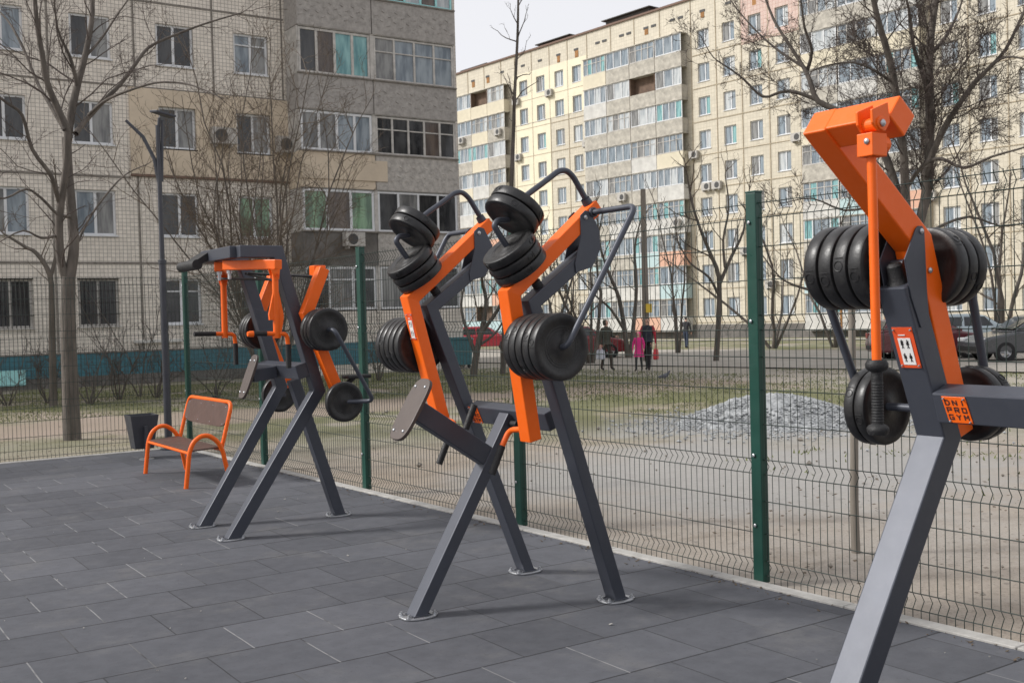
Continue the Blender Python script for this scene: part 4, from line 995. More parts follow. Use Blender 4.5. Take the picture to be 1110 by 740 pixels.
def far_building():
    r_ = random.Random(4)
    ang = R(5.07); d0 = 69.78; n = V((math.cos(ang), math.sin(ang), 0)); t = V((-math.sin(ang), math.cos(ang), 0))
    Z0 = -.62
    root = empty('tower_block', n*d0+t*62+V((0, 0, Z0)), ang)
    tag(root, 'long nine storey yellow tiled apartment block with rows of glazed balconies', 'building')
    def T(s, z, d): return (d, s-62, z-Z0)
    win = [83.3, 80.7, 78.0, 75.5, 60.1, 57.45, 54.8, 52.2, 38.6, 35.95, 33.3]
    bays = [(96.6, 93.85), (93.85, 91.05), (91.05, 88.3), (88.3, 85.5), (73.9, 70.9), (70.9, 67.95), (67.95, 64.9), (64.9, 61.85), (50.1, 46.85), (46.85, 43.6), (43.6, 40.35)]
    tops = [24.9-2.77*k for k in range(9)]
    holes = [(s-.62, s+.62, zt-1.52, zt) for zt in tops for s in win]
    s0, s1 = 14.0, 114.0
    mb = MB(); facade(mb, T, s0, s1, .55, 27.55, holes, .2)
    mb.quad(T(s0, -.2, 0), T(s0, -.2, 13), T(s0, 27.55, 13), T(s0, 27.55, 0)); mb.quad(T(s1, -.2, 13), T(s1, -.2, 0), T(s1, 27.55, 0), T(s1, 27.55, 13))
    mb.quad(T(s0, 27.55, 0), T(s0, 27.55, 13), T(s1, 27.55, 13), T(s1, 27.55, 0)); mb.quad(T(s0, -.2, 13), T(s1, -.2, 13), T(s1, 27.55, 13), T(s0, 27.55, 13))
    mb.build('wall', M['farwall'], root)
    mb = MB(); tbox(mb, T, s0, s1, -1, .548, -.06, 12.9); mb.build('plinth', M['plinth'], root)
    mb = MB(); tbox(mb, T, s0-.1, s1+.1, 27.55, 27.72, -.14, 13.1); mb.build('roof_coping', M['farbrown'], root)
    # white-painted and pink-painted stretches of the facade
    def panel(name, m, a, b, c, d, hs, th):
        q = MB(); TT = lambda s, z, dd: T(s, z, dd-th)
        facade(q, TT, a, b, c, d, [h for h in hs if h[0] >= a and h[1] <= b and h[2] >= c and h[3] <= d], th); q.build(name, m, root)
    panel('painted_panel', M['farwhite'], 74.1, 84.9, 20.6, 25.6, holes, .03)
    panel('painted_panel', M['farwhite'], 79.3, 84.9, 9.3, 20.5, holes, .025)
    panel('painted_panel', M['farpink'], 50.3, 56.2, 22.75, 27.3, holes, .03)
    mb = MB()
    for s in (86.8, 89.6, 92.4, 84.6, 82.0, 79.35, 76.75, 74.05, 61.4, 58.75, 56.15, 53.5, 50.6, 70.9, 67.95, 64.9, 40.0, 37.25, 34.6, 31.9):
        bal = 61.85 < s < 73.9 or s > 85.4 or 40.3 < s < 50.2
        tbox(mb, T, s-.035, s+.035, 25.2 if bal else .6, 27.5, -.034 if False else -.04, .004)
    for k in range(9):
        z = tops[k]-2.02
        for a, b in ((74.15, 84.85), (50.4, 61.3), (31, 40.1)): tbox(mb, T, a, b, z-.03, z+.03, -.038, .004)
    mb.build('panel_seam', M['farseam'], root)
    mb = MB(); ru = MB()
    for s in (91.5, 89, 86.6, 83.3, 80.7, 78, 75.5, 72.6, 71.7, 69.5, 68.6, 66.5, 65.6, 63.4, 62.5, 60.1, 57.4, 54.8, 52.2, 38.6, 35.95, 33.3):
        tbox(mb, T, s-.28, s+.28, 26.28, 26.48, -.045, .01)
        if r_.random() < .5: ru = MB(); tbox(ru, T, s-.22+r_.uniform(-.1, .1), s+.16, 25.55+r_.uniform(0, .4), 26.27, -.0335, .004); ru.build('rust_stain', M['rust'], root)
    mb.build('attic_vents', M['fan'], root)
    gls = [[M['g_sky'], M['g_blue']], [M['g_blue'], M['g_pale']], [M['g_grey'], M['g_sky']], [M['g_pale'], M['g_sky']], [M['g_sky'], M['g_grey']], [M['g_teal'], M['g_sky']]]
    protos = []
    for g in gls:
        protos.append(window(root, T, -.62+62, .62+62, 0+Z0, 1.52+Z0, .17, 2, M['pvc'], g, ft=.085, narrow=(.42,)))
    def copy_at(o, s, z):
        c = o.copy(); COL.objects.link(c); c.parent = root; c.location = (0, s-62, z-Z0)
        for ch in o.children:
            d = ch.copy(); COL.objects.link(d); d.parent = c
            for h in ch.children: e = h.copy(); COL.objects.link(e); e.parent = d
        return c
    used = set()
    for k, zt in enumerate(tops):
        for s in win:
            i = r_.randrange(len(protos)-(0 if k < 4 else 1))
            if i in used: copy_at(protos[i], s, zt-1.52)
            else: used.add(i); protos[i].location = (0, s-62, zt-1.52-Z0)
    # balconies: parapet with glazing above it
    def bay(w, pm, g, cols, style):
        mb = MB(); tbox(mb, T, 62+.03, 62+w-.03, Z0-1.24, Z0, -.75, -.004)
        o = mb.build('balcony', pm, root)
        TT = lambda s, z, d: T(s, z, d-.73)
        if style == 'open':
            m = MB(); tbox(m, T, 62+.02, 62+.1, Z0, Z0+1.5, -.73, -.004); m.build('side_screen', M['p_wood'], o)
            m = MB(); tbox(m, T, 62+w-.1, 62+w-.02, Z0, Z0+1.5, -.73, -.004); m.build('side_screen', M['p_wood'], o)
            m = MB(); tbox(m, T, 62+.1, 62+w-.1, Z0, Z0+1.5, -.12, -.05); m.build('recess_wall', M['p_wood'], o)
        else:
            wn = window(o, TT, 62+.06, 62+w-.06, Z0+.02, Z0+1.5, .06, cols, M['pvc'] if style == 'pvc' else M['wood'], g, ft=.075, sill=False, name='balcony_window', transom=(.68 if style == 'wood' else None))
        m = MB(); tbox(m, T, 62+.0, 62+w, Z0+1.5, Z0+1.56, -.80, -.004); m.build('balcony_canopy', M['p_grey'], o)
        return o
    GL = [[M['g_pale'], M['g_blue'], M['g_grey'], M['g_blue']], [M['g_blue'], M['g_pale'], M['g_blue']], [M['g_sky'], M['g_blue'], M['g_sky'], M['g_grey']], [M['g_teal'], M['g_blue'], M['g_sky']], [M['g_pale'], M['g_pale'], M['g_grey']]]
    PM = ['p_grey', 'p_cream', 'p_grey', 'p_white', 'p_grey', 'p_cream']
    LOW = ['p_white', 'p_white', 'p_pink', 'p_teal', 'p_white', 'p_grey']
    cache = {}
    for bi, (sb, sa) in enumerate(bays):
        w = round(sb-sa, 2)
        for k, zt in enumerate(tops):
            pm = PM[r_.randrange(6)] if k < 5 else LOW[r_.randrange(6)]
            st = r_.choice(['pvc', 'pvc', 'wood', 'pvc', 'wood']) if k < 5 else r_.choice(['wood', 'pvc', 'wood', 'wood'])
            if r_.random() < .05: st = 'open'
            gi = r_.randrange(5) if k < 5 else r_.choice((2, 2, 3))
            key = (w, pm, st, gi)
            if key in cache: copy_at(cache[key], sa, zt-1.5)
            else:
                cache[key] = bay(w, M[pm], GL[gi], 3+(gi % 2)+(1 if st == 'wood' else 0), st); cache[key].location = (0, sa-62, zt-1.5-Z0)
    for s, k in ((61.2, 3), (58.8, 4), (59.9, 4), (50.9, 3), (79.3, 0), (86.4, 1), (92.6, 1), (74.2, 2), (62.7, 5), (69.0, 4), (40.1, 5), (84.2, 2), (84.3, 0), (56.0, 6), (53.6, 7), (72.5, 6)):
        onb = 61.85 < s < 73.9 or s > 85.4 or 40.3 < s < 50.2
        f = (lambda a, z, d: T(a, z, d-.75)) if onb else T
        aircon(root, f, s, tops[k]-1.9, .9, .62)
    for a, b, h in ((78, 82.5, .7), (67.5, 73, .9), (91, 95, .5)):
        mb = MB(); tbox(mb, T, a, b, 27.72, 27.72+h, 1.5, 5); tbox(mb, T, a-.3, b+.3, 27.72+h, 27.8+h, 1.2, 5.3); mb.build('roof_hatch', M['roofshed'], root)
    mb = MB()
    for s, h in ((63.8, 4.5), (55, 3), (48, 5), (62.0, 2.5)): mb.tube([T(s, 27.7, 2), T(s, 27.7+h, 2)], .04, 5); mb.tube([T(s-.6, 27.5+h, 2), T(s+.6, 27.5+h, 2)], .025, 4)
    mb.build('aerial', M['lamp'], root)
    mb = MB(); tbox(mb, T, 44.0, 44.12, -.6, 2.6, -5, -4.88); tbox(mb, T, 40.6, 40.72, -.6, 2.6, -5, -4.88); tbox(mb, T, 40.4, 44.3, 2.6, 2.75, -5.2, -.9); mb.build('porch', M['rust'], root)
far_building()

# ------------------------------------------------------------------ bare trees
class Tree:
    def __init__(s, seed): s.t = MB(); s.c = MB(); s.r = random.Random(seed); s.n = 0
    def limb(s, pts, r0, r1, mb=None, n=8):
        k = len(pts); rr = [r0+(r1-r0)*i/(k-1) for i in range(k)]; (mb or s.t).tube(pts, rr, n, caps=False)
    def wander(s, p, d, L, segs, bend=.22, lift=.10):
        pts = [V(p)]; d = V(d).normalized()
        for i in range(segs):
            d = (d+V((s.r.gauss(0, bend), s.r.gauss(0, bend), s.r.gauss(0, bend)+lift))).normalized(); pts.append(pts[-1]+d*L/segs)
        return pts
    def side(s, d, ang):
        d = V(d).normalized(); o = d.orthogonal().normalized(); q = Matrix.Rotation(s.r.uniform(0, 6.283), 3, d) @ o
        return (d*math.cos(ang)+q*math.sin(ang)).normalized()
    def grow(s, pts, r0, L, lvl, dens, lift=.10, rmin=.0035, start=.25, ratio=.55):
        """side shoots along a limb, recursively"""
        tot = sum((pts[i+1]-pts[i]).length for i in range(len(pts)-1))
        cnt = max(2, int(tot*dens*s.r.uniform(.8, 1.2)))
        for k in range(cnt):
            t = start+(1-start)*(k+s.r.random())/cnt; f = t*(len(pts)-1); i = min(int(f), len(pts)-2); u = f-i
            p = pts[i].lerp(pts[i+1], u); d = pts[i+1]-pts[i]
            l = L*s.r.uniform(.55, 1.15)*(1.15-.6*t); nd = s.side(d, R(s.r.uniform(28, 62)))
            nd.z += .12; r = max(rmin, min(r0*(1-.55*t)*s.r.uniform(.32, .55), l*.018+rmin*.5))
            segs = 5 if lvl >= 2 else (4 if lvl == 1 else 3)
            q = s.wander(p, nd, l, segs, .20, lift)
            s.limb(q, r, max(rmin*.7, r*.35), s.c, 5 if lvl >= 2 else 3); s.n += 1
            if lvl > 0 and s.n < 40000: s.grow(q, r, l*ratio, lvl-1, dens*1.7, lift, rmin, .15, ratio)
    def done(s, name, label, base, bark='bark', twig='twig', group=None, cat='tree'):
        root = empty(name, base, absolute=True); tag(root, label, cat, group)
        if s.t.v: s.t.build('trunk', M[bark], root, smooth=70)
        s.c.build('crown', M[twig], root, smooth=70); return root
def traced(tr, px, Y, r0, r1, drift, n=8):
    """limb through surveyed points; drift leans it towards or away from the court so the crown has depth"""
    pts = []
    for i, (x, y) in enumerate(px): pts.append(at(x, y, Y+drift*i/(len(px)-1)))
    # smooth
    q = [pts[0]]
    for i in range(len(pts)-1):
        a = pts[max(i-1, 0)]; b = pts[i]; c = pts[i+1]; d = pts[min(i+2, len(pts)-1)]
        for k in (1/3, 2/3, 1):
            t = k; q.append(.5*((2*b)+(c-a)*t+(2*a-5*b+4*c-d)*t*t+(3*b-a-3*c+d)*t**3))
    tr.limb(q, r0, r1, None, n)
    if r1 < r0*.6:
        e = tr.wander(q[-1], q[-1]-q[-2], 22*r1, 6, .16, .04); tr.limb(e, r1, r1*.25, None, 6); q = q+e[1:]
    return q

def big_left_tree():
    t = Tree(11); Y = 17.14
    b = at(79, 478, Y); b.z = gz(b.x, b.y)-.1
    q = traced(t, [(79, 482), (77, 440), (75, 390), (74, 345), (74, 300)], Y, 0.139, 0.105, 0, 12)
    L = []
    L.append((traced(t, [(74, 310), (66, 283), (64, 247), (66, 220), (72, 180), (73, 143)], Y, 0.071, 0.050, -.25), .06, 1.0))
    L.append((traced(t, [(75, 305), (80, 269), (78, 234), (74, 190), (72, 150)], Y, 0.084, 0.071, .2, 10), .08, .8))
    L.append((traced(t, [(72, 165), (73, 143), (60, 112), (51, 89), (45, 55), (40, 25), (36, -20), (30, -70)], Y, 0.063, 0.025, -.9), .055, 1.5))
    L.append((traced(t, [(72, 165), (77, 125), (85, 88), (92, 62), (99, 25), (101, -10), (108, -70)], Y+.1, 0.067, 0.029, .8), .06, 1.5))
    L.append((traced(t, [(82, 145), (90, 134), (110, 112), (130, 92), (148, 68), (162, 51), (190, 38), (225, 25), (259, 15)], Y+.1, 0.046, 0.012, 1.4), .04, 1.15))
    L.append((traced(t, [(66, 225), (60, 205), (54, 188), (35, 162), (24, 125), (8, 112), (-15, 95)], Y-.1, 0.042, 0.017, -1.3), .035, 1.2))
    L.append((traced(t, [(96, 125), (113, 110), (135, 100), (168, 90), (195, 90), (215, 95), (240, 106)], Y+.2, 0.027, 0.008, -1.4), .02, .9))
    L.append((traced(t, [(70, 141), (52, 110), (40, 89), (24, 50), (8, 22), (-10, 5)], Y-.2, 0.034, 0.013, 1.0), .03, 1.2))
    L.append((traced(t, [(76, 235), (62, 232), (45, 215), (28, 205), (5, 215), (-20, 210)], Y, 0.029, 0.010, -.9), .025, 1.0))
    L.append((traced(t, [(82, 268), (95, 240), (112, 215), (135, 190), (160, 178)], Y+.1, 0.024, 0.008, 1.2), .018, 1.0))
    L.append((traced(t, [(62, 255), (45, 258), (25, 250), (0, 262)], Y-.1, 0.025, 0.008, -.7), .02, .9))
    L.append((traced(t, [(92, 62), (110, 42), (128, 15), (150, -15)], Y+.5, 0.025, 0.008, .6), .02, 1.1))
    L.append((traced(t, [(84, 92), (76, 62), (62, 30), (58, -20)], Y+.2, 0.034, 0.010, -.6), .025, 1.2))
    for q, r, l in L: t.grow(q, r*.6, l*1.0, 3, 2.7, .05, .0030, .1, .52)
    t.done('bare_tree', 'large bare dark tree with forked trunk in front of the beige building', b)
def right_tree():
    t = Tree(23); Y = 32.8; b = at(986, 398, Y); b.z = gz(b.x, b.y)-.1
    t.limb([b, at(986, 340, Y), at(985, 290, Y), at(985, 250, Y)], .31, .245, None, 12)
    L = []
    L.append((traced(t, [(984, 255), (981, 200), (979, 162), (968, 81), (957, 40), (949, 10), (940, -40)], Y, 0.138, 0.066, -1.5, 10), .12, 3.0))
    L.append((traced(t, [(990, 262), (1003, 215), (1008, 151), (1007, 90), (1009, 40), (1015, -5), (1020, -60)], Y, 0.151, 0.090, 1.0, 10), .15, 3.0))
    L.append((traced(t, [(1002, 190), (1018, 150), (1036, 119), (1055, 92), (1068, 78), (1090, 54), (1110, 13), (1125, -20)], Y, 0.103, 0.030, -2.0), .09, 2.4))
    L.append((traced(t, [(1070, 76), (1085, 64), (1100, 62), (1125, 68)], Y-1.5, 0.048, 0.018, -1.0), .04, 1.6))
    L.append((traced(t, [(985, 250), (972, 205), (957, 163), (937, 135), (915, 122), (887, 110), (878, 88), (871, 73), (855, 48), (838, 20), (825, -15)], Y, 0.138, 0.030, 2.0), .10, 2.4))
    L.append((traced(t, [(900, 116), (884, 108), (862, 100), (846, 100), (827, 105), (806, 86), (790, 74), (773, 62), (760, 40)], Y+1.2, 0.069, 0.012, 1.5), .05, 1.9))
    L.append((traced(t, [(874, 80), (880, 55), (872, 30), (868, 0), (862, -30)], Y+1.6, 0.062, 0.018, -1), .05, 2.0))
    L.append((traced(t, [(873, 74), (860, 66), (840, 52), (818, 32), (795, 5), (780, -20)], Y+1.6, 0.055, 0.012, 2.2), .045, 2.0))
    L.append((traced(t, [(965, 88), (950, 78), (925, 68), (893, 72), (870, 82)], Y-.6, 0.048, 0.012, -1.5), .04, 1.6))
    L.append((traced(t, [(1010, 125), (1003, 90), (990, 50), (985, 10), (975, -30)], Y+.5, 0.090, 0.024, -1.8), .07, 2.2))
    L.append((traced(t, [(1008, 60), (1025, 40), (1040, 10), (1050, -25)], Y+.8, 0.069, 0.018, 1.6), .05, 2.0))
    L.append((traced(t, [(982, 205), (1000, 180), (1020, 172), (1045, 182), (1075, 170), (1110, 160), (1140, 150)], Y, 0.069, 0.018, -2.6), .05, 1.7))
    L.append((traced(t, [(984, 270), (1010, 250), (1050, 235), (1085, 245), (1120, 240)], Y, 0.062, 0.018, 2.2), .045, 1.7))
    L.append((traced(t, [(982, 240), (950, 225), (915, 228), (880, 215), (850, 220)], Y, 0.055, 0.012, 1.2), .04, 1.7))
    L.append((traced(t, [(984, 300), (950, 312), (905, 318), (870, 312), (845, 300), (822, 270)], Y, 0.076, 0.015, -1.0), .05, 1.5))
    for q, r, l in L: t.grow(q, r*.5, l*1.0, 3, 2.7, .04, .0058, .06, .52)
    t.done('bare_tree', 'broad many branched bare tree behind the machine with the hanging rod', b)
def shrub_tree(seed, px, py, Y, stems, H, spread, label, name='bare_tree', bark='bark2', twig='twig2', r=.04, lvl=1, dens=2.2, L=1.0, cat='tree', group=None, rmin=.004, bend=.10, lift=.03):
    t = Tree(seed); b = at(px, py, Y); b.z = gz(b.x, b.y)-.06
    for k in range(stems):
        a = 2*math.pi*(k+t.r.random()*.7)/stems; sp = spread*t.r.uniform(.35, 1.0)
        d = V((math.cos(a)*sp, math.sin(a)*sp, 1)); h = H*t.r.uniform(.75, 1.05)
        q = t.wander(b+V((math.cos(a)*r, math.sin(a)*r, 0)), d, h, 9, bend, lift); rr = r*t.r.uniform(.7, 1.1)
        t.limb(q, rr, max(rmin, rr*.22), None, 7); t.grow(q, rr, L, lvl, dens, .07, rmin, .18)
    t.done(name, label, b, bark, twig, group, cat)
big_left_tree(); right_tree()
def single(seed, px, Y, r0, r1, label, L, lvl, dens, bark='bark', twig='twig', rmin=.006, extra=(), drift=0, name='bare_tree', start=.3, cat='tree'):
    t = Tree(seed); b = at(px[0][0], px[0][1], Y); b.z = gz(b.x, b.y)-.08
    q = traced(t, px, Y, r0, r1, drift, 8); q[0].z = b.z
    t.limb([b, q[0]+V((0, 0, .01)), q[1]], r0*1.05, r0, None, 8)
    t.grow(q, r0, L, lvl, dens, .09, rmin, start)
    for e, ra, rb, dr in extra:
        q = traced(t, e, Y, ra, rb, dr, 6); t.grow(q, ra, L*.8, lvl, dens, .09, rmin, .15)
    return t.done(name, label, b, bark, twig, cat=cat)
single(31, [(58, 440), (57, 380), (56, 330), (54, 298), (40, 275), (28, 268), (12, 258)], 25.4, .09, .03, 'thin pale grey bare tree beside the large forked tree', 1.0, 1, 1.6, 'bark2', 'twig2', .006,
       [([(55, 300), (62, 270), (66, 235), (60, 190)], .05, .015, .6)])
shrub_tree(37, 292, 436, 25.5, 19, 8.4, .52, 'tall multi stemmed bare tree in front of the grey balconies', 'bare_tree', 'bark', 'twig2', .036, 2, 2.4, 1.9, rmin=.0040, bend=.10, lift=.015)
single(41, [(545, 405), (548, 330), (553, 230), (556, 160), (558, 100), (561, 40), (562, -10), (564, -60)], 35.8, .095, .022, 'tall slender bare poplar rising above the middle machine', 1.4, 2, 1.5, 'bark', 'twig', .006, start=.35)
single(43, [(928, 602), (926, 540), (926, 470), (924, 400), (923, 335), (921, 285), (923, 250)], 7.4, .030, .020, 'young staked sapling trunk just outside the fence', .35, 0, 1.2, 'polewood', 'twig2', .003, name='sapling', start=.8)
single(47, [(776, 394), (779, 345), (779, 300), (770, 275), (759, 248), (750, 219), (745, 190)], 41, .11, .03, 'dark bare tree before the yellow block just left of the tall near post', 1.8, 2, 1.5, 'bark2', 'twig2', .007,
       [([(779, 310), (792, 280), (806, 250), (812, 210)], .08, .025, 1.5), ([(779, 320), (768, 300), (748, 285), (735, 262)], .06, .02, -1.2), ([(786, 290), (784, 260), (790, 225), (786, 190)], .06, .02, .8)])
single(53, [(681, 390), (676, 350), (670, 320), (660, 296), (650, 265), (648, 235)], 47, .12, .03, 'forked bare tree standing left of the utility pole', 1.9, 2, 1.4, 'bark2', 'twig2', .008,
       [([(683, 388), (687, 350), (690, 310), (688, 270), (694, 240)], .11, .03, 1), ([(678, 360), (662, 335), (645, 320), (628, 300)], .07, .02, -1)])
single(59, [(513, 410), (517, 380), (524, 350), (527, 325), (522, 300), (528, 272)], 34.4, .12, .03, 'dark twisted bare tree seen between the two orange levers', 1.5, 2, 1.9, 'bark2', 'twig2', .006,
       [([(516, 385), (505, 355), (500, 330), (506, 300)], .07, .02, .7), ([(522, 360), (540, 335), (548, 310), (545, 280)], .07, .02, -.8), ([(518, 375), (536, 362), (548, 345), (560, 335)], .05, .015, .5)])
shrub_tree(61, 600, 415, 33, 5, 5.2, .42, 'spreading bare tree behind the right orange lever of the middle machine', 'bare_tree', 'bark', 'twig2', .07, 2, 1.7, 1.3, rmin=.006)
shrub_tree(67, 640, 395, 42, 5, 6.5, .40, 'pale bare tree in front of the balconies behind the middle machine', 'bare_tree', 'bark2', 'twig2', .08, 2, 1.5, 1.5, rmin=.007)
shrub_tree(71, 838, 372, 56, 4, 8, .45, 'far bare tree close to the yellow block right of the tall near post', 'bare_tree', 'bark', 'twig2', .10, 2, 1.2, 1.7, rmin=.008)
shrub_tree(73, 735, 385, 52, 3, 9.5, .30, 'thin bare tree between the utility pole and the dark bare tree', 'bare_tree', 'bark2', 'twig2', .08, 2, 1.2, 1.5, rmin=.008)
shrub_tree(77, 1085, 382, 50, 4, 10, .45, 'bare tree rising behind the parked grey car', 'bare_tree', 'bark', 'twig2', .11, 2, 1.1, 1.9, rmin=.009)
shrub_tree(79, 905, 372, 55, 4, 9, .45, 'bare tree behind the parked maroon car', 'bare_tree', 'bark2', 'twig2', .10, 2, 1.1, 1.7, rmin=.009)
for i, (px, py, Y, n, h, sp, lab) in enumerate([
    (8, 440, 26.2, 5, 1.7, .6, 'low bare bush by the teal plinth at the picture edge'),
    (52, 436, 26.6, 6, 2.0, .6, 'bare bush by the teal plinth left of the forked trunk'),
    (98, 438, 25.8, 6, 1.8, .6, 'small bare bush by the teal plinth right of the forked trunk'),
    (130, 434, 27.2, 7, 2.1, .65, 'wide bare bush by the teal plinth halfway to the lamp post'),
    (152, 428, 28.2, 3, 3.4, .25, 'tall dark upright bush left of the lamp post'),
    (170, 432, 27.5, 6, 1.9, .6, 'twiggy bare bush just beyond the lamp post base'),
    (235, 430, 27.0, 6, 2.3, .5, 'bare bush seen through the hanging handles of the far machine'),
    (410, 405, 33.5, 7, 2.6, .6, 'bare bush between the far and middle machines')]):
    shrub_tree(100+i, px, py, Y, n, h, sp, lab, 'bare_bush', 'bark', 'twig', .020, 1, 5.0, .6, 'bush', 'bare bushes along the beige building', rmin=.005, bend=.16)

# ------------------------------------------------------------------ utility pole
def pole():
    b = at(701, 394, 42.8); b.z = gz(b.x, b.y)-.1
    t = at(697, 205, 42.8)
    root = empty('utility_pole', b, absolute=True); tag(root, 'weathered grey utility pole with a small yellow sign', 'utility pole')
    mb = MB(); mb.tube([b, b.lerp(t, .5), t], [.15, .125, .10], 12); mb.build('pole_shaft', M['polewood'], root, smooth=50)
    s = at(703, 334, 42.55); d = V((0.5582, 0.8298, 0)); r = V((.83, -.558, 0)); u = V((0, 0, 1))
    mb = MB(); mb.prism([s-r*.13-u*.17, s+r*.13-u*.17, s+r*.13+u*.17, s-r*.13+u*.17], d*.02); mb.build('sign_plate', M['yellow'], root)
pole()

# ------------------------------------------------------------------ cars
def car(loc, rz, paint, label, L=4.3, W=1.72, H=1.45, kind='hatch'):
    root = empty('parked_car', loc, rz); tag(root, label, 'car', 'cars parked along the road')
    hw = W/2
    m = mat('car_paint', paint, .28, var=.05, scale=1.0, coat=.5)
    x0, x1 = -L/2, L/2
    if kind == 'hatch': low = [(x0, .32), (x0-.02, .55), (x0+.05, .92), (x0+.5, .97), (x1-1.15, .95), (x1-.35, .80), (x1-.05, .66), (x1, .45), (x1-.06, .25), (x0+.1, .25)]; cab = [(x0+.12, .95), (x0+.42, H-.08), (x0+.75, H), (x1-2.15, H), (x1-1.75, H-.08), (x1-1.02, .93)]
    else: low = [(x0, .32), (x0, .60), (x0+.06, .95), (x0+.75, .98), (x1-1.25, .93), (x1-.35, .78), (x1-.05, .64), (x1, .45), (x1-.06, .25), (x0+.1, .25)]; cab = [(x0+.70, .96), (x0+1.30, H-.05), (x0+1.6, H), (x1-2.2, H), (x1-1.85, H-.06), (x1-1.12, .92)]
    wr = .31; wx = (x0+.80, x1-.85)
    # lower body as ribs across the width so that the flanks curve
    prof = []
    N = len(low); rings = []
    for yy, k, dz in ((-hw, .965, 0), (-hw*.93, 1, .0), (hw*.93, 1, 0), (hw, .965, 0)):
        rings.append([(x*k, yy, .6+(z-.6)*(.90 if abs(yy) == hw else 1)) for x, z in low])
    mb = MB(); vs = [p for r_ in rings for p in r_]; fs = [tuple(range(N)), tuple(range(3*N, 4*N))[::-1]]
    for q in range(3): fs += [(q*N+i, (q+1)*N+i, (q+1)*N+(i+1) % N, q*N+(i+1) % N) for i in range(N)]
    mb.add(vs, fs)
    C = len(cab); tp = lambda z: hw*(.93-.17*max(0, (z-.93))/(H-.93))
    vs = [(x, -tp(z), z) for x, z in cab]+[(x, tp(z), z) for x, z in cab]
    mb.add(vs, [tuple(range(C)), tuple(range(C, 2*C))[::-1]]+[(i, C+i, C+(i+1) % C, (i+1) % C) for i in range(C)])
    body = mb.build('body', m, root, bev=.05, seg=3); 
    for s in (-1, 1):
        for a, b in ((.05, .47), (.51, .96)):
            lo = cab[0][0]+.22+(cab[-1][0]-.30-cab[0][0]-.22)*a; lo2 = cab[0][0]+.22+(cab[-1][0]-.30-cab[0][0]-.22)*b
            ta = max(lo, cab[1][0]+.12); tb = min(lo2, cab[4][0]-.02)
            za, zb = .99, H-.12
            w = MB(); ee = .012
            w.prism([(lo, s*(tp(za)+ee-.01), za), (lo2, s*(tp(za)+ee-.01), za), (tb, s*(tp(zb)+ee-.01), zb), (ta, s*(tp(zb)+ee-.01), zb)], (0, s*.008, 0)); w.build('side_window', M['carglass'], root)
        mr = MB(); mr.box((cab[-1][0]-.18, s*(hw+.06), 1.0), (.1, .16, .11)); mr.build('wing_mirror', m, root, bev=.02)
        h = MB(); h.box((x1-.16, s*hw*.72, .68), (.22, .34, .13), rz=-s*.25); h.build('headlight', M['headlight'], root, bev=.03)
        tl = MB(); tl.box((x0+.05, s*hw*.78, .82), (.10, .26, .2)); tl.build('tail_lamp', M['taillight'], root, bev=.02)
        for x in wx:
            c = (x, s*(hw-.10), wr)
            t = MB(); t.lathe(c, (0, s, 0), [(-.11, wr*.6), (-.11, wr*.94), (-.09, wr), (.09, wr), (.112, wr*.94), (.112, wr*.64)], 28); wl = t.build('wheel', M['tyre'], root, smooth=40)
            ri = MB(); ri.lathe(c, (0, s, 0), [(.06, wr*.64), (.085, wr*.60), (.085, wr*.54), (.07, wr*.5)], 28)
            for k in range(5):
                an = 2*math.pi*k/5; d = V((math.cos(an), 0, math.sin(an)))
                ri.beam(V(c)+V((0, s*.085, 0)), V(c)+V((0, s*.085, 0))+d*wr*.58, .07, .02, up=(0, 1, 0))
            ri.lathe(c, (0, s, 0), [(.07, .07), (.10, .06), (.10, 0)], 14); ri.build('rim', M['rim'], wl)
            ar = MB(); ar.lathe((x, s*(hw-.02), wr), (0, s, 0), [(-.1, wr*1.16), (.012, wr*1.16), (.012, wr*1.02), (-.1, wr*1.02)], 28); ar.build('wheel_arch', M['plastic'], wl)
    w = MB(); zb, za = H-.10, .99
    fa, fb = V((cab[-1][0]-.06, 0, za)), V((cab[4][0]+.03, 0, zb)); n = V((fb.z-fa.z, 0, fa.x-fb.x)).normalized()*.012
    w.prism([fa+n+V((0, -tp(za)*.86, 0)), fa+n+V((0, tp(za)*.86, 0)), fb+n+V((0, tp(zb)*.88, 0)), fb+n+V((0, -tp(zb)*.88, 0))], n*.5); w.build('windscreen', M['carglass'], root)
    w = MB(); fa, fb = V((cab[0][0]+.04, 0, za)), V((cab[1][0]-.02, 0, zb)); n = V((-(fb.z-fa.z), 0, -(fa.x-fb.x))).normalized()*.012
    w.prism([fa+n+V((0, -tp(za)*.84, 0)), fa+n+V((0, tp(za)*.84, 0)), fb+n+V((0, tp(zb)*.86, 0)), fb+n+V((0, -tp(zb)*.86, 0))], n*.5); w.build('rear_window', M['carglass'], root)
    bp = MB(); bp.box((x1-.03, 0, .42), (.1, W*.82, .16)); bp.build('bumper', M['plastic'], root, bev=.03); bp = MB(); bp.box((x0+.03, 0, .42), (.1, W*.82, .16)); bp.build('bumper', M['plastic'], root, bev=.03)
def on_ground(px, py, Y): p = at(px, py, Y); p.z = gz(p.x, p.y)+.035; return p
HD = math.atan2(-.5585, .829)       # heading pointing right across the view
car(on_ground(1007, 390, 38.3), HD-.05, (.115, .022, .030), 'maroon parked hatchback facing right behind the near machine', 3.95, 1.68, 1.42)
car(on_ground(1122, 394, 35.2), HD+math.pi+.02, (.058, .062, .068), 'dark grey parked saloon at the right edge of the view', 4.4, 1.75, 1.45, 'saloon')
car(on_ground(1052, 377, 47.0), HD-.1, (.42, .50, .54), 'pale blue parked estate car beyond the maroon hatchback', 4.3, 1.72, 1.50)
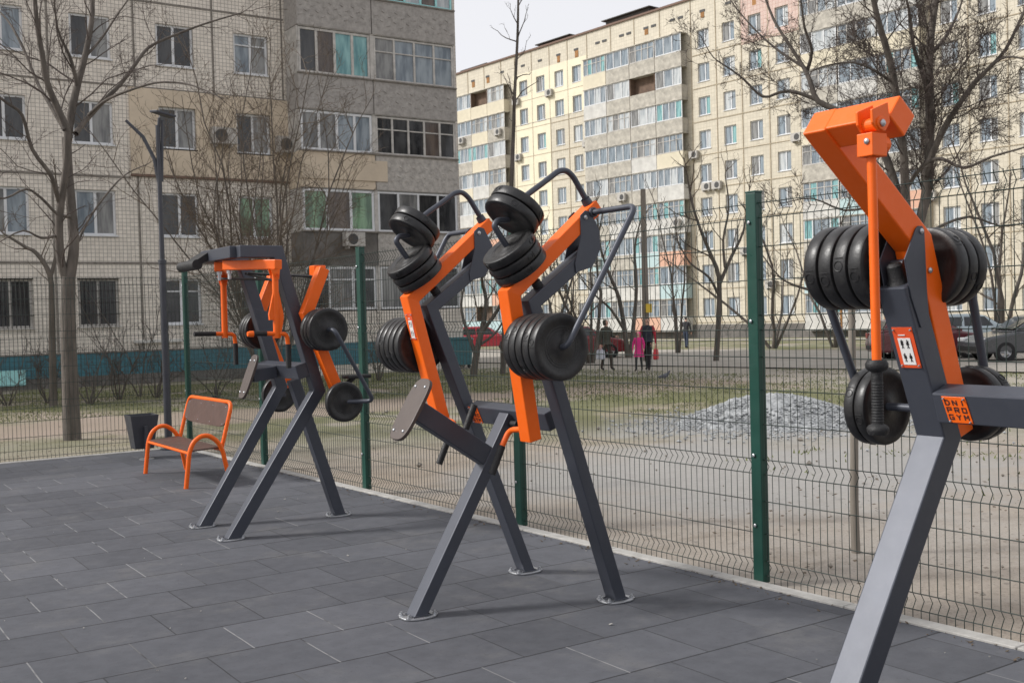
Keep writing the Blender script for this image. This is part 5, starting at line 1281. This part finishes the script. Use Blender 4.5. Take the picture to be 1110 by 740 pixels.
car(on_ground(526, 381, 68.0), HD+.0, (.36, .020, .035), 'bright red parked hatchback seen between the machine levers', 4.1, 1.70, 1.48)
car(on_ground(630, 389, 48.5), HD+.05, (.20, .018, .024), 'dark red parked hatchback hidden behind the large weight plates', 4.1, 1.70, 1.45)
# teal skip by the corner of the beige building
def skip():
    p = on_ground(499, 400, 41.0); root = empty('refuse_container', p, HD); tag(root, 'small teal metal refuse container by the beige building corner', 'container')
    m = mat('teal_metal_paint', (.035, .12, .14), .5, var=.2)
    mb = MB(); mb.prism([(-.42, -.45, .12), (.42, -.45, .12), (.5, -.45, 1.05), (-.5, -.45, 1.05)], (0, .9, 0)); mb.build('bin_body', m, root, bev=.02)
    mb = MB(); mb.prism([(-.53, -.48, 1.053), (.53, -.48, 1.053), (.4, -.48, 1.15), (-.4, -.48, 1.15)], (0, .96, 0)); mb.build('lid', m, root, bev=.01)
    for x in (-.35, .35): 
        mb = MB(); mb.lathe((x, -.4, .07), (0, 1, 0), [(0, .0), (0, .07), (.05, .07), (.05, 0)], 14); mb.build('wheel', M['tyre'], root)
skip()

# ------------------------------------------------------------------ people
DG = bpy.context.evaluated_depsgraph_get
def skin(name, nodes, edges, mats, parent, pick=None, sub=2, rootv=0):
    """nodes: list of (x,y,z,r or (rx,ry))"""
    me = bpy.data.meshes.new(name); me.from_pydata([n[:3] for n in nodes], edges, [])
    o = bpy.data.objects.new(name, me); COL.objects.link(o)
    o.modifiers.new('skin', 'SKIN'); sb = o.modifiers.new('sub', 'SUBSURF'); sb.levels = sub; sb.render_levels = sub
    o.modifiers['skin'].use_smooth_shade = True
    for i, n in enumerate(nodes):
        r = n[3]; me.skin_vertices[0].data[i].radius = r if isinstance(r, tuple) else (r, r)
        me.skin_vertices[0].data[i].use_root = (i == rootv)
    dg = DG(); dg.update(); nm = bpy.data.meshes.new_from_object(o.evaluated_get(dg)); o.modifiers.clear(); o.data = nm
    nm.materials.clear()
    for m in mats: nm.materials.append(m)
    if pick:
        for p in nm.polygons: p.material_index = pick(p.center)
    nm.polygons.foreach_set('use_smooth', [True]*len(nm.polygons))
    o.parent = parent; return o
def person(loc, rz, H, label, cloth, pose, female=False, hood=None, group=None, coat_len=None, hairc=None):
    """cloth: dict jacket, trousers, shoes materials. local +x is the facing direction, y left"""
    k = H/1.72
    root = empty('person', loc, rz); tag(root, label, 'person', group)
    P = lambda x, y, z: (x*k, y*k, z*k)
    sw = .17 if female else .19; hw = .085
    lf, rf = pose.get('step', (.0, .0)); la = pose.get('larm', [(.02, .25, 1.12), (.08, .26, .88)]); ra = pose.get('rarm', [(.02, -.25, 1.12), (.08, -.26, .88)])
    N = []; E = []
    def n(x, y, z, r): N.append((*P(x, y, z), (r[0]*k, r[1]*k) if isinstance(r, tuple) else r*k)); return len(N)-1
    pel = n(0, 0, .95, (.125, .145)); wst = n(.0, 0, 1.10, (.11, .135)); ch = n(0, 0, 1.30, (.12, .165)); ns = n(-.005, 0, 1.43, (.075, .10)); nk = n(.005, 0, 1.50, .052)
    jaw = n(.025, 0, 1.565, (.062, .058)); hd = n(.012, 0, 1.63, (.088, .074)); tp = n(.0, 0, 1.69, (.062, .056)); nose = n(.098, 0, 1.605, .012)
    E += [(pel, wst), (wst, ch), (ch, ns), (ns, nk), (nk, jaw), (jaw, hd), (hd, tp), (hd, nose)]
    for s, f, arm in ((1, lf, la), (-1, rf, ra)):
        hp = n(.0, s*hw, .90, .092); kn = n(f*.55+.04, s*hw, .49, .060); an = n(f, s*hw, .09, .043); toe = n(f+.13, s*(hw+.015), .035, (.04, .038)); E += [(pel, hp), (hp, kn), (kn, an), (an, toe)]
        sh = n(-.005, s*sw, 1.405, .066); (ex, ey, ez), (hx, hy, hz) = arm
        el = n(ex, ey, ez, .050); wr = n(hx, hy, hz, .031); E += [(ch, sh), (sh, el), (el, wr)]
        d = V((hx-ex, hy-ey, hz-ez)).normalized(); pm = V((hx, hy, hz))+d*.05; pn = n(pm.x, pm.y, pm.z, (.034, .022)); E.append((wr, pn))
        sd = V((1, 0, 0)) if abs(d.x) < .7 else V((0, 0, 1))
        for q in range(4):
            b = pm+d*(.045)+sd*(.024-.016*q); e1 = b+d*(.045-.006*abs(q-1.2)); i1 = n(b.x, b.y, b.z, .0095); i2 = n(e1.x+.008, e1.y, e1.z, .008); E += [(pn, i1), (i1, i2)]
        th = pm+sd*.045+d*.01; i1 = n(th.x, th.y, th.z, .0105); E.append((wr, i1)); th2 = th+d*.035; i2 = n(th2.x, th2.y, th2.z, .009); E.append((i1, i2))
    hands = [V(P(*la[1])), V(P(*ra[1]))]
    mats = [cloth['jacket'], cloth['trousers'], cloth['shoes'], M['skin'], cloth.get('sleeve', cloth['jacket'])]
    def pick(c):
        if c.z < .115*k: return 2
        if c.z > 1.475*k: return 3
        for h, a in zip(hands, (la, ra)):
            if (c-h).length < .16*k and (c-V(P(*a[0]))).length > (h-V(P(*a[0]))).length*.97: return 3
        if c.z < .93*k and abs(c.y) < .2*k: return 1
        if abs(c.y) > sw*k*.93: return 4
        return 0
    skin('body', N, E, mats, root, pick)
    # hair or hood
    if hood: skin('hood', [(*P(-.02, 0, 1.49), .085*k), (*P(-.025, 0, 1.58), .100*k), (*P(-.02, 0, 1.655), .098*k), (*P(-.01, 0, 1.71), .06*k)], [(0, 1), (1, 2), (2, 3)], [hood], root)
    else: skin('hair', [(*P(-.035, 0, 1.56 if not female else 1.53), .06*k), (*P(-.022, 0, 1.63), .085*k), (*P(-.005, 0, 1.69), .070*k), (*P(.03, 0, 1.715), .04*k)], [(0, 1), (1, 2), (2, 3)], [hairc or M['hair']], root)
    mb = MB()
    for s in (-1, 1): mb.lathe(P(.082, s*.030, 1.625), (1, 0, 0), [(0, .009*k), (.006*k, .006*k), (.008*k, 0)], 8)
    mb.build('eyes', M['ink'], root)
    if coat_len:
        prof = [(.0, .150), (.12, .165), (.30, .155), (.42, .15), (.42+coat_len*.5, .19), (.42+coat_len, .225)]
        mb = MB(); nn = 28; vs = []; fs = []
        for t, r in prof:
            for j in range(nn):
                a = 2*math.pi*j/nn; vs.append(P(math.cos(a)*r*.88+.0, math.sin(a)*r*1.08, 1.40-t))
        for i in range(len(prof)-1):
            for j in range(nn): fs.append((i*nn+j, (i+1)*nn+j, (i+1)*nn+(j+1) % nn, i*nn+(j+1) % nn))
        mb.add(vs, fs); mb.build('coat', cloth['jacket'], root, smooth=60)
    return root, k
def cm(name, c, **kw): return mat(name, c, .8, var=.12, scale=9, bump=.2, bscale=30, **kw)
C_navy = cm('navy_padded_vest', (.018, .022, .035)); C_red = cm('red_jacket_cloth', (.34, .02, .035)); C_black = cm('black_trousers', (.014, .014, .016)); C_pink = cm('pink_coat_cloth', (.60, .030, .20))
C_olive = cm('olive_jacket_cloth', (.050, .048, .036)); C_dk = cm('dark_brown_boots', (.022, .016, .013)); C_grey = cm('charcoal_coat_cloth', (.03, .03, .036)); C_blue = cm('blue_jeans', (.035, .05, .085)); C_khaki = cm('brown_trousers', (.05, .04, .032))
TOC = math.atan2(-.83, -.558)     # facing the camera
def gp(px, py, Y): p = at(px, py, Y); p.z = gz(p.x, p.y)+.04; return p
pw = gp(703, 402, 34.6)
person(pw, TOC-.35, 1.68, 'person in a navy vest over a red jacket walking with a red bag', dict(jacket=C_navy, trousers=C_black, shoes=C_dk, sleeve=C_red), dict(step=(.24, -.20), larm=[(.03, .26, 1.12), (.07, .27, .86)], rarm=[(.04, -.25, 1.12), (.12, -.24, .92)]), True, coat_len=.05)
pc = gp(693, 402.5, 34.3)
person(pc, TOC-.35, 1.24, 'child in a bright pink hooded coat walking beside the navy vest', dict(jacket=C_pink, trousers=C_black, shoes=C_dk), dict(step=(-.18, .22), larm=[(.02, .25, 1.14), (.06, .24, .95)], rarm=[(.02, -.25, 1.12), (.06, -.27, .9)]), True, hood=C_pink, coat_len=.36)
pm_ = gp(658, 402.5, 35.2)
person(pm_, TOC+.75, 1.66, 'person in an olive jacket looking down with a white bag', dict(jacket=C_olive, trousers=C_khaki, shoes=C_dk), dict(step=(.13, -.17), larm=[(.06, .25, 1.12), (.30, .17, 1.12)], rarm=[(-.02, -.27, 1.12), (.0, -.30, .86)]), hood=C_olive, coat_len=.1)
pf = gp(744, 377.5, 59)
person(pf, TOC+2.6, 1.72, 'person in a dark jacket and jeans far off by the yellow block', dict(jacket=C_grey, trousers=C_blue, shoes=C_black), dict(step=(.12, -.12)), hairc=M['ink'])
def bag(hand, w, h, t, m, label, rz):
    root = empty('carrier_bag', hand, rz); tag(root, label, 'bag')
    mb = MB(); vs = []
    for z, q in ((-.10, .80), (-.13-h*.3, .95), (-.1-h*.85, 1.0), (-.1-h, .86)):
        for a, b in ((-1, -1), (1, -1), (1, 1), (-1, 1)): vs.append((a*w/2*q, b*t/2*q, z))
    fs = [(0, 1, 2, 3), (15, 14, 13, 12)]
    for i in range(3): fs += [(i*4+j, (i+1)*4+j, (i+1)*4+(j+1) % 4, i*4+(j+1) % 4) for j in range(4)]
    mb.add(vs, fs); mb.build('bag_body', m, root, bev=.015)
    mb = MB()
    for y in (-.02, .02): mb.tube([(-w*.25, y, -.11), (-w*.1, y, -.01), (w*.1, y, -.01), (w*.25, y, -.11)], .007, 6)
    mb.build('bag_handle', m, root)
def hand_of(p, rz, H, h): k = H/1.72; return p+Matrix.Rotation(rz, 3, 'Z') @ V((h[0]*k, h[1]*k, (h[2]-.06)*k))
bag(hand_of(pw, TOC-.35, 1.68, (.07, .27, .86)), .30, .34, .12, mat('red_bag_plastic', (.50, .02, .03), .4, var=.2), 'red carrier bag held by the person in the navy vest', TOC-.35)
bag(hand_of(pm_, TOC+.75, 1.66, (.0, -.30, .86)), .30, .30, .14, mat('white_blue_bag_plastic', (.50, .52, .58), .4, var=.35, scale=9), 'white and blue carrier bag held by the person in olive', TOC+.75)
def pigeon():
    p = gp(721, 415.5, 28.2); root = empty('pigeon', p, HD); tag(root, 'grey pigeon standing on the dusty path', 'bird')
    gm = mat('pigeon_grey_feathers', (.09, .095, .11), .7, var=.3, scale=20)
    skin('body', [(-.02, 0, .14, (.055, .06)), (.05, 0, .165, (.05, .055)), (.10, 0, .22, .028), (.12, 0, .27, .024), (.15, 0, .268, .008), (-.10, 0, .125, (.022, .04)), (-.18, 0, .11, (.008, .03)), (.0, .025, .07, .008), (.01, .025, .005, .007), (.0, -.025, .07, .008), (.01, -.025, .005, .007)],
         [(0, 1), (1, 2), (2, 3), (3, 4), (0, 5), (5, 6), (0, 7), (7, 8), (0, 9), (9, 10)], [gm], root)
pigeon()

# ------------------------------------------------------------------ light
w = bpy.data.worlds.new('World'); S.world = w; w.use_nodes = True; nt = w.node_tree
bg = nt.nodes['Background']
sky = nt.nodes.new('ShaderNodeTexSky'); sky.sky_type = 'NISHITA'; sky.sun_disc = False
SUN_EL, SUN_DIR = R(39), V((-.84, .54, 0)).normalized()
sky.sun_elevation = SUN_EL; sky.sun_rotation = math.atan2(SUN_DIR.x, SUN_DIR.y); sky.dust_density = 3.0; sky.air_density = 1.0; sky.ozone_density = 1.0
hs = nt.nodes.new('ShaderNodeHueSaturation'); hs.inputs['Saturation'].default_value = .22
nt.links.new(sky.outputs[0], hs.inputs['Color'])
# thin overcast: the clear sky is veiled by an even pale cloud layer
mx = nt.nodes.new('ShaderNodeMix'); mx.data_type = 'RGBA'; mx.inputs[0].default_value = .55
nt.links.new(hs.outputs[0], mx.inputs[6]); mx.inputs[7].default_value = (8.8, 8.75, 9.1, 1)
nt.links.new(mx.outputs[2], bg.inputs['Color']); bg.inputs['Strength'].default_value = .10
sl = bpy.data.lights.new('sun', 'SUN'); sl.energy = 2.5; sl.angle = R(9); sl.color = (1.0, .97, .93)
so = bpy.data.objects.new('sun', sl); COL.objects.link(so)
sd = V((SUN_DIR.x*math.cos(SUN_EL), SUN_DIR.y*math.cos(SUN_EL), math.sin(SUN_EL)))
so.rotation_euler = sd.to_track_quat('Z', 'Y').to_euler()
S.view_settings.view_transform = 'Standard'; S.view_settings.look = 'None'; S.view_settings.gamma = 1; S.view_settings.use_curve_mapping = False
S.view_settings.exposure = 0.46
S.render.engine = 'CYCLES'
S.cycles.max_bounces = 6; S.cycles.use_denoising = True
